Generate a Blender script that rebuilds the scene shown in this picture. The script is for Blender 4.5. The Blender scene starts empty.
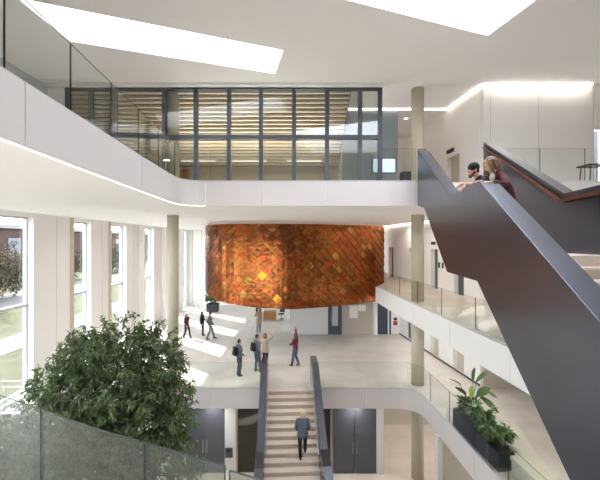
import bpy, bmesh, math, random
from mathutils import Vector, Matrix
from mathutils.geometry import tessellate_polygon
random.seed(7)
R = math.radians
SC = bpy.context.scene
COL = SC.collection
F = 375.0
EYE = 6.4
YH = 242.0

def lin(c):
    c = c / 255.0
    return c / 12.92 if c <= 0.04045 else ((c + 0.055) / 1.055) ** 2.4
def S(r, g, b): return (lin(r), lin(g), lin(b), 1.0)

# ------------------------------------------------------------ materials
def new_mat(name):
    m = bpy.data.materials.new(name); m.use_nodes = True
    nt = m.node_tree
    return m, nt, nt.nodes['Principled BSDF']
def mat(name, col, rough=0.5, metal=0.0, noise=0.0, nscale=3.0, bump=0.0, bscale=30.0, spec=0.5, emit=None, estr=1.0, stretch=(1, 1, 1)):
    m, nt, b = new_mat(name)
    b.inputs['Base Color'].default_value = col
    b.inputs['Roughness'].default_value = rough
    b.inputs['Metallic'].default_value = metal
    b.inputs['Specular IOR Level'].default_value = spec
    tc = nt.nodes.new('ShaderNodeTexCoord')
    mp = nt.nodes.new('ShaderNodeMapping'); mp.inputs['Scale'].default_value = stretch
    nt.links.new(tc.outputs['Object'], mp.inputs['Vector'])
    if noise > 0:
        n = nt.nodes.new('ShaderNodeTexNoise'); n.inputs['Scale'].default_value = nscale
        n.inputs['Detail'].default_value = 5
        nt.links.new(mp.outputs['Vector'], n.inputs['Vector'])
        r = nt.nodes.new('ShaderNodeValToRGB')
        r.color_ramp.elements[0].position = 0.3; r.color_ramp.elements[1].position = 0.7
        r.color_ramp.elements[0].color = tuple(max(0, c * (1 - noise)) for c in col[:3]) + (1,)
        r.color_ramp.elements[1].color = tuple(min(1, c * (1 + noise * 0.6)) for c in col[:3]) + (1,)
        nt.links.new(n.outputs['Fac'], r.inputs['Fac'])
        nt.links.new(r.outputs['Color'], b.inputs['Base Color'])
    if bump > 0:
        n2 = nt.nodes.new('ShaderNodeTexNoise'); n2.inputs['Scale'].default_value = bscale
        nt.links.new(mp.outputs['Vector'], n2.inputs['Vector'])
        bp = nt.nodes.new('ShaderNodeBump'); bp.inputs['Strength'].default_value = bump; bp.inputs['Distance'].default_value = 0.02
        nt.links.new(n2.outputs['Fac'], bp.inputs['Height'])
        nt.links.new(bp.outputs['Normal'], b.inputs['Normal'])
    if emit:
        b.inputs['Emission Color'].default_value = emit
        b.inputs['Emission Strength'].default_value = estr
    return m
def glass_mat(name, tint, gloss=0.06, rough=0.0, haze=0.0, hazecol=(0.8, 0.85, 0.82, 1), refl=1.0):
    m = bpy.data.materials.new(name); m.use_nodes = True
    nt = m.node_tree; nt.nodes.clear()
    out = nt.nodes.new('ShaderNodeOutputMaterial')
    tr = nt.nodes.new('ShaderNodeBsdfTransparent'); tr.inputs['Color'].default_value = tint
    gl = nt.nodes.new('ShaderNodeBsdfGlossy'); gl.inputs['Roughness'].default_value = rough
    gl.inputs['Color'].default_value = (refl, refl, refl, 1)
    fr = nt.nodes.new('ShaderNodeLayerWeight'); fr.inputs['Blend'].default_value = .5
    pw = nt.nodes.new('ShaderNodeMath'); pw.operation = 'POWER'; pw.inputs[1].default_value = 5
    nt.links.new(fr.outputs['Facing'], pw.inputs[0])
    ad = nt.nodes.new('ShaderNodeMath'); ad.operation = 'MULTIPLY_ADD'; ad.inputs[1].default_value = .85; ad.inputs[2].default_value = gloss; ad.use_clamp = True
    nt.links.new(pw.outputs[0], ad.inputs[0])
    mx = nt.nodes.new('ShaderNodeMixShader')
    nt.links.new(ad.outputs[0], mx.inputs['Fac'])
    src = tr.outputs[0]
    if haze > 0:
        df = nt.nodes.new('ShaderNodeBsdfDiffuse'); df.inputs['Color'].default_value = hazecol
        tl = nt.nodes.new('ShaderNodeBsdfTranslucent'); tl.inputs['Color'].default_value = hazecol
        a = nt.nodes.new('ShaderNodeMixShader'); a.inputs['Fac'].default_value = 0.5
        nt.links.new(df.outputs[0], a.inputs[1]); nt.links.new(tl.outputs[0], a.inputs[2])
        h = nt.nodes.new('ShaderNodeMixShader'); h.inputs['Fac'].default_value = haze
        nt.links.new(tr.outputs[0], h.inputs[1]); nt.links.new(a.outputs[0], h.inputs[2])
        src = h.outputs[0]
    nt.links.new(src, mx.inputs[1]); nt.links.new(gl.outputs[0], mx.inputs[2])
    nt.links.new(mx.outputs[0], out.inputs['Surface'])
    return m
def floor_mat(name, c1, c2, rough, tile=1.2, seam=0.93):
    m, nt, b = new_mat(name)
    tc = nt.nodes.new('ShaderNodeTexCoord')
    n = nt.nodes.new('ShaderNodeTexNoise'); n.inputs['Scale'].default_value = 0.9; n.inputs['Detail'].default_value = 8; n.inputs['Roughness'].default_value = .6
    nt.links.new(tc.outputs['Object'], n.inputs['Vector'])
    r = nt.nodes.new('ShaderNodeValToRGB'); r.color_ramp.elements[0].color = c1; r.color_ramp.elements[1].color = c2
    r.color_ramp.elements[0].position = .35; r.color_ramp.elements[1].position = .65
    nt.links.new(n.outputs['Fac'], r.inputs['Fac'])
    br = nt.nodes.new('ShaderNodeTexBrick'); br.offset = 0.5
    br.inputs['Color1'].default_value = (1, 1, 1, 1); br.inputs['Color2'].default_value = (.955, .955, .955, 1)
    br.inputs['Mortar'].default_value = (seam, seam, seam, 1); br.inputs['Scale'].default_value = 1.0
    br.inputs['Mortar Size'].default_value = 0.012; br.inputs['Brick Width'].default_value = tile * 1.5; br.inputs['Row Height'].default_value = tile
    nt.links.new(tc.outputs['Object'], br.inputs['Vector'])
    mx = nt.nodes.new('ShaderNodeMix'); mx.data_type = 'RGBA'; mx.blend_type = 'MULTIPLY'; mx.inputs[0].default_value = 1
    nt.links.new(r.outputs['Color'], mx.inputs[6]); nt.links.new(br.outputs['Color'], mx.inputs[7])
    nt.links.new(mx.outputs[2], b.inputs['Base Color'])
    b.inputs['Roughness'].default_value = rough
    return m

M = {}
M['white'] = mat('white_paint', S(236, 235, 234), .55, noise=.02, nscale=.5)
M['wallwhite'] = mat('white_wall_paint', S(233, 231, 229), .6, noise=.02, nscale=.4)
M['fascia'] = mat('white_fascia_panel', S(214, 208, 206), .4, noise=.015, nscale=.5)
M['ceil'] = mat('grey_ceiling_plaster', S(232, 233, 234), .8, noise=.02, nscale=.3)
M['soffit'] = mat('white_soffit', S(249, 248, 248), .7, noise=.01, nscale=.3)
M['floor'] = floor_mat('pale_stone_floor', S(200, 193, 184), S(216, 210, 202), .32)
M['floorb'] = floor_mat('beige_stone_floor', S(212, 200, 186), S(228, 216, 202), .3)
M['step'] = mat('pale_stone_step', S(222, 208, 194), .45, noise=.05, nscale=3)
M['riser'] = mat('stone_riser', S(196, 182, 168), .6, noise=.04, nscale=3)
M['dark'] = mat('dark_blue_grey_metal', S(80, 83, 93), .27, .6, noise=.04, nscale=.7, bump=.01, bscale=2)
M['darksat'] = mat('dark_satin_metal', S(74, 78, 88), .38, .55, noise=.04, nscale=1)
M['mull'] = mat('dark_grey_frame', S(78, 84, 94), .45, .3, noise=.03)
M['alu'] = mat('light_grey_frame', S(196, 198, 202), .4, .2, noise=.02)
M['steel'] = mat('brushed_steel', S(180, 182, 184), .3, .9, noise=.05, nscale=20)
M['navy'] = mat('dark_grey_door_paint', S(86, 89, 98), .45, noise=.03, nscale=1)
M['navy2'] = mat('navy_door_paint', S(62, 70, 88), .45, noise=.03, nscale=1)
M['wood'] = mat('brown_wood_rail', S(98, 50, 30), .35, noise=.25, nscale=8, stretch=(1, 8, 8))
M['oak'] = mat('oak_door_veneer', S(160, 112, 60), .5, noise=.2, nscale=5, stretch=(6, 6, 1))
M['col'] = mat('beige_concrete_column', S(192, 184, 166), .7, noise=.05, nscale=2, stretch=(1, 1, .3))
M['greige'] = mat('greige_wall', S(188, 178, 164), .7, noise=.03, nscale=1)
M['taupe'] = mat('taupe_wall_panel', S(176, 168, 150), .5, noise=.03, nscale=1)
M['bluegrey'] = mat('blue_grey_wall', S(150, 160, 170), .6, noise=.02)
M['tan'] = mat('tan_reveal', S(196, 182, 166), .6, noise=.02)
M['black'] = mat('black_matt', S(34, 35, 38), .6, noise=.05)
M['gap'] = mat('dark_joint', S(90, 88, 88), .8, noise=.02)
M['glass'] = glass_mat('balustrade_glass', (.955, .978, .968, 1), .03)
M['glassfg'] = glass_mat('foreground_glass', (.74, .79, .765, 1), .04, haze=.03, hazecol=(.45, .5, .47, 1))  # diffuse haze mixed in stands for pale reflections on this glass
M['wglass'] = glass_mat('window_glass', (.95, .97, .97, 1), .02)
M['cglass'] = glass_mat('curtain_wall_glass', (.80, .82, .80, 1), .07)
M['dglass'] = glass_mat('dark_glass', (.30, .30, .28, 1), .05)
M['edge'] = mat('green_glass_edge', S(50, 64, 60), .2, noise=.1)
M['led'] = mat('led_strip', S(255, 246, 232), .5, emit=(1, .93, .82, 1), estr=2.4)
M['led2'] = mat('led_strip_soft', S(255, 246, 232), .5, emit=(1, .93, .84, 1), estr=1.0)
M['screen'] = mat('lit_screen', S(200, 215, 230), .4, emit=S(180, 205, 230), estr=.7)
M['grass'] = mat('lawn_grass', S(66, 67, 52), .9, spec=.03, noise=.3, nscale=.6)
M['road'] = mat('asphalt_road', S(84, 84, 86), .9, spec=.03, noise=.1, nscale=.5)
M['brick'] = mat('brown_brick', S(72, 58, 54), .9, spec=.05, noise=.2, nscale=.3)
M['soil'] = mat('dark_soil', S(56, 46, 36), .95, noise=.3, nscale=20)
M['bark'] = mat('tree_bark', S(104, 88, 70), .9, noise=.3, nscale=8, bump=.5)
M['planter'] = mat('dark_fabric_planter', S(46, 49, 58), .75, noise=.15, nscale=30, bump=.3, bscale=60)
M['benchtop'] = mat('grey_green_bench_top', S(186, 184, 168), .5, noise=.05, nscale=2)
M['skin'] = mat('skin', S(214, 168, 142), .5, noise=.04, nscale=10)
M['paper'] = mat('white_paper', S(244, 243, 240), .6, noise=.01)
M['red'] = mat('red_print', S(176, 60, 50), .6, noise=.1, nscale=8)
M['yellow'] = mat('yellow_sign', S(222, 180, 50), .6, noise=.03)

def leaf_mat(name, c1, c2, rough=.4):
    m, nt, b = new_mat(name)
    at = nt.nodes.new('ShaderNodeAttribute'); at.attribute_name = 'tone'
    r = nt.nodes.new('ShaderNodeValToRGB'); r.color_ramp.elements[0].color = c1; r.color_ramp.elements[1].color = c2
    nt.links.new(at.outputs['Fac'], r.inputs['Fac']); nt.links.new(r.outputs['Color'], b.inputs['Base Color'])
    b.inputs['Roughness'].default_value = rough; b.inputs['Specular IOR Level'].default_value = .35 if rough < .7 else .03
    return m
M['leaf'] = leaf_mat('dark_ficus_leaf', S(50, 66, 38), S(116, 134, 86), .38)
M['leaf2'] = leaf_mat('broad_green_leaf', S(54, 78, 44), S(112, 140, 84), .4)
M['leafy'] = leaf_mat('yellow_green_leaf', S(140, 170, 60), S(170, 195, 90), .45)
M['leafout'] = leaf_mat('pale_outdoor_leaf', S(58, 58, 46), S(86, 84, 68), .8)

def shingle_mat():
    m, nt, b = new_mat('amber_glazed_shingle')
    at = nt.nodes.new('ShaderNodeAttribute'); at.attribute_name = 'tone'
    r = nt.nodes.new('ShaderNodeValToRGB'); cr = r.color_ramp
    cr.elements[0].position = 0; cr.elements[0].color = S(86, 50, 28)
    cr.elements[1].position = 1; cr.elements[1].color = S(238, 176, 40)
    for p, c in ((.3, S(128, 74, 38)), (.5, S(158, 94, 42)), (.62, S(164, 76, 40)), (.74, S(168, 124, 64)), (.92, S(214, 140, 42))):
        e = cr.elements.new(p); e.color = c
    nt.links.new(at.outputs['Fac'], r.inputs['Fac'])
    tc = nt.nodes.new('ShaderNodeTexCoord')
    n = nt.nodes.new('ShaderNodeTexNoise'); n.inputs['Scale'].default_value = 5; n.inputs['Detail'].default_value = 4
    nt.links.new(tc.outputs['Object'], n.inputs['Vector'])
    mr = nt.nodes.new('ShaderNodeMapRange'); mr.inputs[1].default_value = .3; mr.inputs[2].default_value = .7; mr.inputs[3].default_value = .65; mr.inputs[4].default_value = 1.2
    nt.links.new(n.outputs['Fac'], mr.inputs[0])
    mx = nt.nodes.new('ShaderNodeMix'); mx.data_type = 'RGBA'; mx.blend_type = 'MULTIPLY'; mx.inputs[0].default_value = 1
    nt.links.new(r.outputs['Color'], mx.inputs[6]); nt.links.new(mr.outputs[0], mx.inputs[7])
    nt.links.new(mx.outputs[2], b.inputs['Base Color'])
    b.inputs['Roughness'].default_value = .2
    b.inputs['Metallic'].default_value = .82
    bp = nt.nodes.new('ShaderNodeBump'); bp.inputs['Strength'].default_value = .35; bp.inputs['Distance'].default_value = .05
    nt.links.new(n.outputs['Fac'], bp.inputs['Height']); nt.links.new(bp.outputs['Normal'], b.inputs['Normal'])
    return m
M['shingle'] = shingle_mat()

def slat_mat():
    return mat('pale_oak_slats', S(204, 190, 166), .6, noise=.1, nscale=3, stretch=(.3, 6, 6))
M['slat'] = slat_mat()
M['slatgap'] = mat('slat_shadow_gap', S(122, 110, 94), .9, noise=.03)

# ------------------------------------------------------------ object helpers
def finish(name, bm, material, parent=None, smooth=False, recalc=True):
    if recalc: bmesh.ops.recalc_face_normals(bm, faces=bm.faces)
    me = bpy.data.meshes.new(name); bm.to_mesh(me); bm.free()
    for mm in (material if isinstance(material, (list, tuple)) else [material]): me.materials.append(mm)
    if smooth:
        me.polygons.foreach_set('use_smooth', [True] * len(me.polygons))
    o = bpy.data.objects.new(name, me); COL.objects.link(o)
    if parent: o.parent = parent
    return o
def tag(o, label, cat, group=None):
    o['label'] = label; o['category'] = cat
    if group: o['group'] = group
    return o
def thing(name, label, cat, loc=(0, 0, 0), rotz=0, group=None):
    o = bpy.data.objects.new(name, None); COL.objects.link(o)
    o.location = loc; o.rotation_euler = (0, 0, rotz); o.empty_display_size = .2
    return tag(o, label, cat, group)
def struct(o):
    o['kind'] = 'structure'; return o
def struct_empty(name, loc=(0, 0, 0)):
    o = bpy.data.objects.new(name, None); COL.objects.link(o); o.location = loc
    return struct(o)
def box(bm, x0, x1, y0, y1, z0, z1, mi=0):
    v = [bm.verts.new((x, y, z)) for x in (x0, x1) for y in (y0, y1) for z in (z0, z1)]
    for f in ((0, 1, 3, 2), (4, 6, 7, 5), (0, 4, 5, 1), (2, 3, 7, 6), (0, 2, 6, 4), (1, 5, 7, 3)):
        fc = bm.faces.new([v[i] for i in f]); fc.material_index = mi
    return v
def bev(bm, w=.01, seg=2):
    bmesh.ops.bevel(bm, geom=list(bm.edges), offset=w, segments=seg, affect='EDGES', clamp_overlap=True, profile=.5)
def B(name, x0, x1, y0, y1, z0, z1, m, parent=None, bevel=0):
    bm = bmesh.new(); box(bm, x0, x1, y0, y1, z0, z1)
    if bevel: bev(bm, bevel)
    return finish(name, bm, m, parent)
def prism(name, pts, z0, z1, m, parent=None, holes=()):
    """plan polygon with holes extruded in z; m may be [top, side, bottom]"""
    loops = [list(pts)] + [list(h) for h in holes]
    flat = [p for l in loops for p in l]
    tris = tessellate_polygon([[Vector((p[0], p[1], 0)) for p in l] for l in loops])
    bm = bmesh.new()
    lo = [bm.verts.new((p[0], p[1], z0)) for p in flat]; hi = [bm.verts.new((p[0], p[1], z1)) for p in flat]
    for t in tris:
        try:
            a = bm.faces.new([hi[i] for i in t]); a.material_index = 0
            b = bm.faces.new([lo[i] for i in reversed(t)]); b.material_index = 2 if isinstance(m, (list, tuple)) else 0
        except ValueError: pass
    k = 0
    for l in loops:
        n = len(l)
        for i in range(n):
            f = bm.faces.new((lo[k + i], lo[k + (i + 1) % n], hi[k + (i + 1) % n], hi[k + i])); f.material_index = 1 if isinstance(m, (list, tuple)) else 0
        k += n
    return finish(name, bm, m, parent)
def prism_yz(name, prof, xa, xb, m, parent=None, bevel=0):
    """profile in (y, z) extruded between x=xa(y) and x=xb(y)"""
    bm = bmesh.new()
    fa = xa if callable(xa) else (lambda y: xa); fb = xb if callable(xb) else (lambda y: xb)
    A = [bm.verts.new((fa(y), y, z)) for y, z in prof]; Bv = [bm.verts.new((fb(y), y, z)) for y, z in prof]
    tris = tessellate_polygon([[Vector((y, z, 0)) for y, z in prof]])
    for t in tris:
        bm.faces.new([A[i] for i in t]); bm.faces.new([Bv[i] for i in reversed(t)])
    n = len(prof)
    for i in range(n):
        bm.faces.new((A[i], A[(i + 1) % n], Bv[(i + 1) % n], Bv[i]))
    if bevel:
        bmesh.ops.recalc_face_normals(bm, faces=bm.faces)
        bmesh.ops.dissolve_limit(bm, angle_limit=.01, verts=bm.verts, edges=bm.edges)
        bev(bm, bevel, 2)
    return finish(name, bm, m, parent)
def cyl(bm, p0, p1, r0, r1=None, n=12, cap=True):
    r1 = r0 if r1 is None else r1
    p0 = Vector(p0); p1 = Vector(p1); d = (p1 - p0)
    if d.length < 1e-6: return
    q = d.to_track_quat('Z', 'Y')
    a = []; b = []
    for i in range(n):
        t = 2 * math.pi * i / n; v = Vector((math.cos(t), math.sin(t), 0))
        a.append(bm.verts.new(p0 + q @ (v * r0))); b.append(bm.verts.new(p1 + q @ (v * r1)))
    for i in range(n): bm.faces.new((a[i], a[(i + 1) % n], b[(i + 1) % n], b[i]))
    if cap: bm.faces.new(a[::-1]); bm.faces.new(b)
def sph(bm, c, r, sc=(1, 1, 1), seg=12, rot=None):
    mt = Matrix.Translation(Vector(c))
    if rot: mt = mt @ rot
    mt = mt @ Matrix.Diagonal((r * sc[0], r * sc[1], r * sc[2], 1))
    bmesh.ops.create_uvsphere(bm, u_segments=seg, v_segments=max(6, seg // 2 + 2), radius=1, matrix=mt)
def C(name, p0, p1, r, m, parent=None, n=16, r1=None):
    bm = bmesh.new(); cyl(bm, p0, p1, r, r1, n)
    return finish(name, bm, m, parent, smooth=False)

def resample(path, step=.12):
    out = [Vector(path[0])]
    for a, b in zip(path, path[1:]):
        a = Vector(a); b = Vector(b); n = max(1, int((b - a).length / step))
        for i in range(1, n + 1): out.append(a.lerp(b, i / n))
    return out
def arc(cx, cy, r, a0, a1, n=8, ry=None):
    ry = ry or r
    return [(cx + r * math.cos(R(a0 + (a1 - a0) * i / n)), cy + ry * math.sin(R(a0 + (a1 - a0) * i / n))) for i in range(n + 1)]
def split_path(path, L, first=0.0, gap=.015):
    pts = resample(path, .08)
    s = [0]
    for a, b in zip(pts, pts[1:]): s.append(s[-1] + (b - a).length)
    def at(d):
        d = max(0, min(s[-1], d))
        for i in range(len(s) - 1):
            if s[i + 1] >= d:
                t = (d - s[i]) / max(1e-9, s[i + 1] - s[i]); return pts[i].lerp(pts[i + 1], t)
        return pts[-1]
    cuts = [0.0]; c = first if first > 0 else L
    while c < s[-1] - .25: cuts.append(c); c += L
    cuts.append(s[-1])
    out = []
    for a, b in zip(cuts, cuts[1:]):
        a2, b2 = a + gap / 2, b - gap / 2
        seg = [at(a2)] + [pts[i] for i in range(len(pts)) if a2 + .01 < s[i] < b2 - .01] + [at(b2)]
        # drop collinear points
        keep = [seg[0]]
        for i in range(1, len(seg) - 1):
            d1 = (seg[i] - keep[-1]).normalized(); d2 = (seg[i + 1] - seg[i]).normalized()
            if d1.dot(d2) < .99995: keep.append(seg[i])
        keep.append(seg[-1]); out.append(keep)
    return out
def ribbon(name, pl, z0, z1, th, m, parent=None, edge=False, dz=None):
    """vertical band of thickness th that follows the plan polyline"""
    bm = bmesh.new(); n = len(pl); rows = []
    for i in range(n):
        if i == 0: t = pl[1] - pl[0]
        elif i == n - 1: t = pl[-1] - pl[-2]
        else: t = (pl[i + 1] - pl[i]).normalized() + (pl[i] - pl[i - 1]).normalized()
        t.normalize(); nn = Vector((-t.y, t.x)) * th / 2
        a = pl[i] + nn; b = pl[i] - nn
        rows.append([bm.verts.new((p.x, p.y, z)) for p in (a, b) for z in (z0, z1)])
    for r, q in zip(rows, rows[1:]):
        bm.faces.new((r[0], q[0], q[1], r[1])); bm.faces.new((r[2], r[3], q[3], q[2]))
        f = bm.faces.new((r[1], q[1], q[3], r[3])); f.material_index = 1 if edge else 0
        f = bm.faces.new((r[0], r[2], q[2], q[0])); f.material_index = 1 if edge else 0
    for r in (rows[0], rows[-1]):
        f = bm.faces.new((r[0], r[1], r[3], r[2])); f.material_index = 1 if edge else 0
    return finish(name, bm, m, parent)
def glass_run(label, path, z, h, L=1.5, first=0, drop=.0, gm='glass', group=None, chan=True):
    t = thing('glass_balustrade', label, 'balustrade', (path[0][0], path[0][1], z), 0, group)
    org = Vector(path[0][:2]); loc = [Vector(p[:2]) - org for p in path]
    for pl in split_path(loc, L, first):
        ribbon('glass_panel', pl, -drop, h, .018, [M[gm], M['edge']], t, edge=True)
    if chan: ribbon('base_channel', [Vector(p) for p in split_path(loc, 1e6)[0]], .003, .05, .05, M['alu'], t)
    return t

# ------------------------------------------------------------ slabs, ceilings
FT = .03
# main floor (z = 0), void on the camera side
rc = arc(4.2, 15.4, 1.0, 90, 0, 10)
A_edge = [(-11.3, 14.0), (-8.6, 14.0), (-8.6, 16.4)] + rc + [(5.4, 10.0), (5.75, 1.65)]
A_poly = A_edge + [(14, 1.65), (14, 40), (-11.3, 40)]
struct(prism('floor_main', A_poly, -.06, 0, M['floor']))
struct(prism('ceiling_lower', A_poly, -.86, -.06, M['soffit']))
# middle floor, balcony on the right
B_edge = [(4.48, 22.1), (5.06, 12.6), (5.75, 1.65)]
B_poly = B_edge + [(14, 1.65), (14, 30), (5.75, 30), (5.75, 25)]
struct(prism('floor_middle', B_poly, 3.69, 3.75, M['floorb']))
struct(prism('ceiling_main', B_poly, 2.90, 3.69, M['soffit']))
L_poly = [(-3.55, 4.0), (-.5, 2.58), (.5, 2.18), (2.1, 1.62), (14, 1.62), (14, -2), (-11, -2), (-11, 4.0)]
struct(prism('floor_landing', L_poly, 3.69, 3.75, M['floorb']))
struct(prism('ceiling_landing', L_poly, 2.90, 3.69, M['soffit']))
# upper floor
C_edge = [(-3.4, -2), (-3.45, 4.3), (-3.6, 6.5), (-3.76, 9.2), (-3.86, 11.2)] + arc(-3.16, 11.8, .7, 172, 90, 8)
C_edge_all = C_edge + [(14, 12.5)]
C_poly = C_edge_all + [(14, 40), (-11.9, 40), (-11.9, -2)]
struct(prism('floor_upper', C_poly, 8.34, 8.40, M['floorb']))
struct(prism('ceiling_middle', C_poly, 7.62, 8.34, M['soffit']))
# lowest floor
struct(B('floor_lower', -11.9, 14, -2, 24, -4.4, -4.2, M['floorb']))
# top ceiling with skylights
sky1 = [(-8.0, 10.6), (-.6, 13.5), (-1.02, 15.4), (-7.9, 12.9)]
sky2 = [(6.28, 12.55), (1.34, 10.7), (-.6, 9.95), (1.0, 4.0), (8.2, 4.6)]  # near part, out of view, enlarged to bring more light onto the stair
ceil = struct(prism('ceiling_top', [(-11.9, -2), (14, -2), (14, 40), (-11.9, 40)], 13.3, 14.5, [M['ceil'], M['white'], M['ceil']], holes=(sky1, sky2)))
M['opal'] = mat('opal_rooflight_glass', S(245, 248, 252), .5, noise=.01)
def opal():
    m = bpy.data.materials.new('opal_rooflight'); m.use_nodes = True; nt = m.node_tree; nt.nodes.clear()
    out = nt.nodes.new('ShaderNodeOutputMaterial'); tl = nt.nodes.new('ShaderNodeBsdfTranslucent'); tl.inputs['Color'].default_value = (.72, .735, .755, 1)
    gl = nt.nodes.new('ShaderNodeBsdfTransparent'); gl.inputs['Color'].default_value = (.9, .92, .95, 1)
    mx = nt.nodes.new('ShaderNodeMixShader'); mx.inputs['Fac'].default_value = .12
    nt.links.new(tl.outputs[0], mx.inputs[1]); nt.links.new(gl.outputs[0], mx.inputs[2]); nt.links.new(mx.outputs[0], out.inputs['Surface'])
    return m
M['opalm'] = opal()
for i, sp in enumerate((sky1, sky2)):
    w = struct_empty('window_%d' % (20 + i), (0, 0, 0))
    c = Vector((sum(p[0] for p in sp) / len(sp), sum(p[1] for p in sp) / len(sp)))
    big = [tuple(c + (Vector(p) - c) * 1.08) for p in sp]
    prism('rooflight_pane', big, 14.5, 14.54, M['opalm'], w)

# fascias
def fascia(n, path, z0, z1, L, first, m='fascia'):
    t = struct_empty('trim_%d' % n)
    for pl in split_path([Vector(p) for p in path], L, first, gap=.02):
        ribbon('fascia_panel', pl, z0, z1, .03, M[m], t)
    return t
def offset_path(path, d):
    out = []
    P = [Vector(p) for p in path]
    for i, p in enumerate(P):
        t = ((P[min(i + 1, len(P) - 1)] - p).normalized() if i < len(P) - 1 else Vector((0, 0))) + ((p - P[i - 1]).normalized() if i > 0 else Vector((0, 0)))
        t.normalize(); out.append(p + Vector((-t.y, t.x)) * d)
    return out
fascia(1, offset_path(A_edge, -.018), -.875, 0.0, 3.4, 3.0)
fascia(2, offset_path(B_edge, -.018), 2.885, 3.75, 3.3, 2.9, 'white')
fascia(3, offset_path(C_edge, -.018), 7.60, 8.40, 4.1, 2.6)
fascia(4, [(-3.13, 12.482), (3.9, 12.482)], 7.60, 8.40, 2.11, 1.9)
fascia(5, [(6.45, 12.482), (14, 12.482)], 7.60, 8.40, 2.11, 0)
fascia(6, offset_path([(-3.55, 4.0), (-.5, 2.58), (.5, 2.18), (2.1, 1.62)], -.018) , 2.885, 3.75, 3, 0)

# ------------------------------------------------------------ columns
def column(x, y, z0, z1, r=.28):
    bm = bmesh.new(); cyl(bm, (0, 0, z0), (0, 0, z1), r, n=32)
    o = finish('column', bm, M['col'], smooth=False)
    for p in o.data.polygons: p.use_smooth = abs(p.normal.z) < .5
    o.location = (x, y, 0); return struct(o)
for (x, y) in ((-5.76, 17.0), (5.3, 16.9)):
    column(x, y, -4.2, -.86, .27); column(x, y, 0, 7.62 if x < 0 else 2.9, .25 if x < 0 else .28)
    if x > 0: column(x, y, 3.75, 7.62, .28)
    column(x, y, 8.4, 13.3, .28)

# ------------------------------------------------------------ left wall with windows
WX = -11.3
wins = [(3.0, 6.2), (8.2, 11.6), (13.2, 15.9), (18.75, 20.28), (22.5, 24.4), (26.5, 29.0), (30.9, 33.2), (35.2, 37.2)]
def wall_with_holes_y(name, x0, x1, ya, yb, z0, z1, holes, m):
    """wall in the YZ plane with rectangular holes (y0,y1,z0,z1)"""
    loops = [[(ya, z0), (yb, z0), (yb, z1), (ya, z1)]] + [[(a, c), (b, c), (b, d), (a, d)] for a, b, c, d in holes]
    flat = [p for l in loops for p in l]
    tris = tessellate_polygon([[Vector((p[0], p[1], 0)) for p in l] for l in loops])
    bm = bmesh.new()
    A = [bm.verts.new((x0, p[0], p[1])) for p in flat]; Bv = [bm.verts.new((x1, p[0], p[1])) for p in flat]
    for t in tris:
        bm.faces.new([A[i] for i in t]); bm.faces.new([Bv[i] for i in reversed(t)])
    k = 0
    for l in loops:
        n = len(l)
        for i in range(n): bm.faces.new((A[k + i], A[k + (i + 1) % n], Bv[k + (i + 1) % n], Bv[k + i]))
        k += n
    return struct(finish(name, bm, m))
wall_with_holes_y('wall_left', -11.75, WX, -2, 40, -4.4, 7.62, [(a, b, .12, 7.45) for a, b in wins], M['wallwhite'])
struct(B('trim_60', WX, WX + .12, -2, 16.6, 12.9, 13.3, M['alu']))
struct(B('wall_left_upper', -11.9, WX, -2, 40, 8.4, 13.3, M['wallwhite']))
for i, (a, b) in enumerate(wins):
    w = struct_empty('window_%d' % (i + 2))
    bm = bmesh.new()
    fw = .07
    for (y0, y1, z0, z1) in ((a, a + fw, .12, 7.45), (b - fw, b, .12, 7.45), (a + fw, b - fw, .12, .2), (a + fw, b - fw, 7.37, 7.45)):
        box(bm, -11.69, -11.55, y0, y1, z0, z1)
    finish('window_frame', bm, M['alu'], w)
    B('transom', -11.68, -11.52, a + fw, b - fw, 3.68, 3.80, M['alu'], w)
    B('pane', -11.62, -11.60, a + fw, b - fw, .2, 3.68, M['wglass'], w)
    B('pane', -11.62, -11.60, a + fw, b - fw, 3.80, 7.37, M['wglass'], w)
# panel seams, and tan strips that paint the shade beside the windows
k = 7
for y in (17.4, 21.4, 25.5):
    struct(B('trim_%d' % k, WX, WX + .006, y, y + .02, 0, 7.6, M['tan'])); k += 1
for y in (18.42, 22.12):
    struct(B('trim_%d' % k, WX, WX + .03, y, y + .3, 0, 7.6, M['tan'])); k += 1
for y in (26.2, 30.6, 34.9):
    struct(B('trim_%d' % k, WX, WX + .38, y, y + .25, 0, 7.6, M['wallwhite'])); k += 1

# far walls
struct(B('wall_back', -11.3, -.7, 38, 38.3, 0, 7.62, M['wallwhite']))
for x in (-10.9, -10.0, -9.1, -8.2, -7.3, -6.4):
    struct(B('trim_%d' % k, x, x + .05, 37.96, 38.0, 0, 7.6, M['tan'])); k += 1
struct(B('wall_back_block', -.7, 6.95, 26.0, 26.3, 0, 2.45, M['wallwhite']))
struct(B('wall_block_side', -.7, -.5, 26.3, 29.2, 0, 2.45, M['wallwhite']))
struct(B('wall_block_side', -.7, -.5, 29.2, 38.0, 0, 7.62, M['wallwhite']))
struct(B('ceiling_block', -.7, 6.6, 25.97, 31, 2.45, 2.52, M['soffit']))
struct(B('wall_block_greige', 2.95, 5.05, 25.97, 26.0, 0, 2.45, M['greige']))
struct(B('wall_back_middle', 5.6, 8.5, 30.0, 30.3, 3.75, 7.62, M['wallwhite']))

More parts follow.
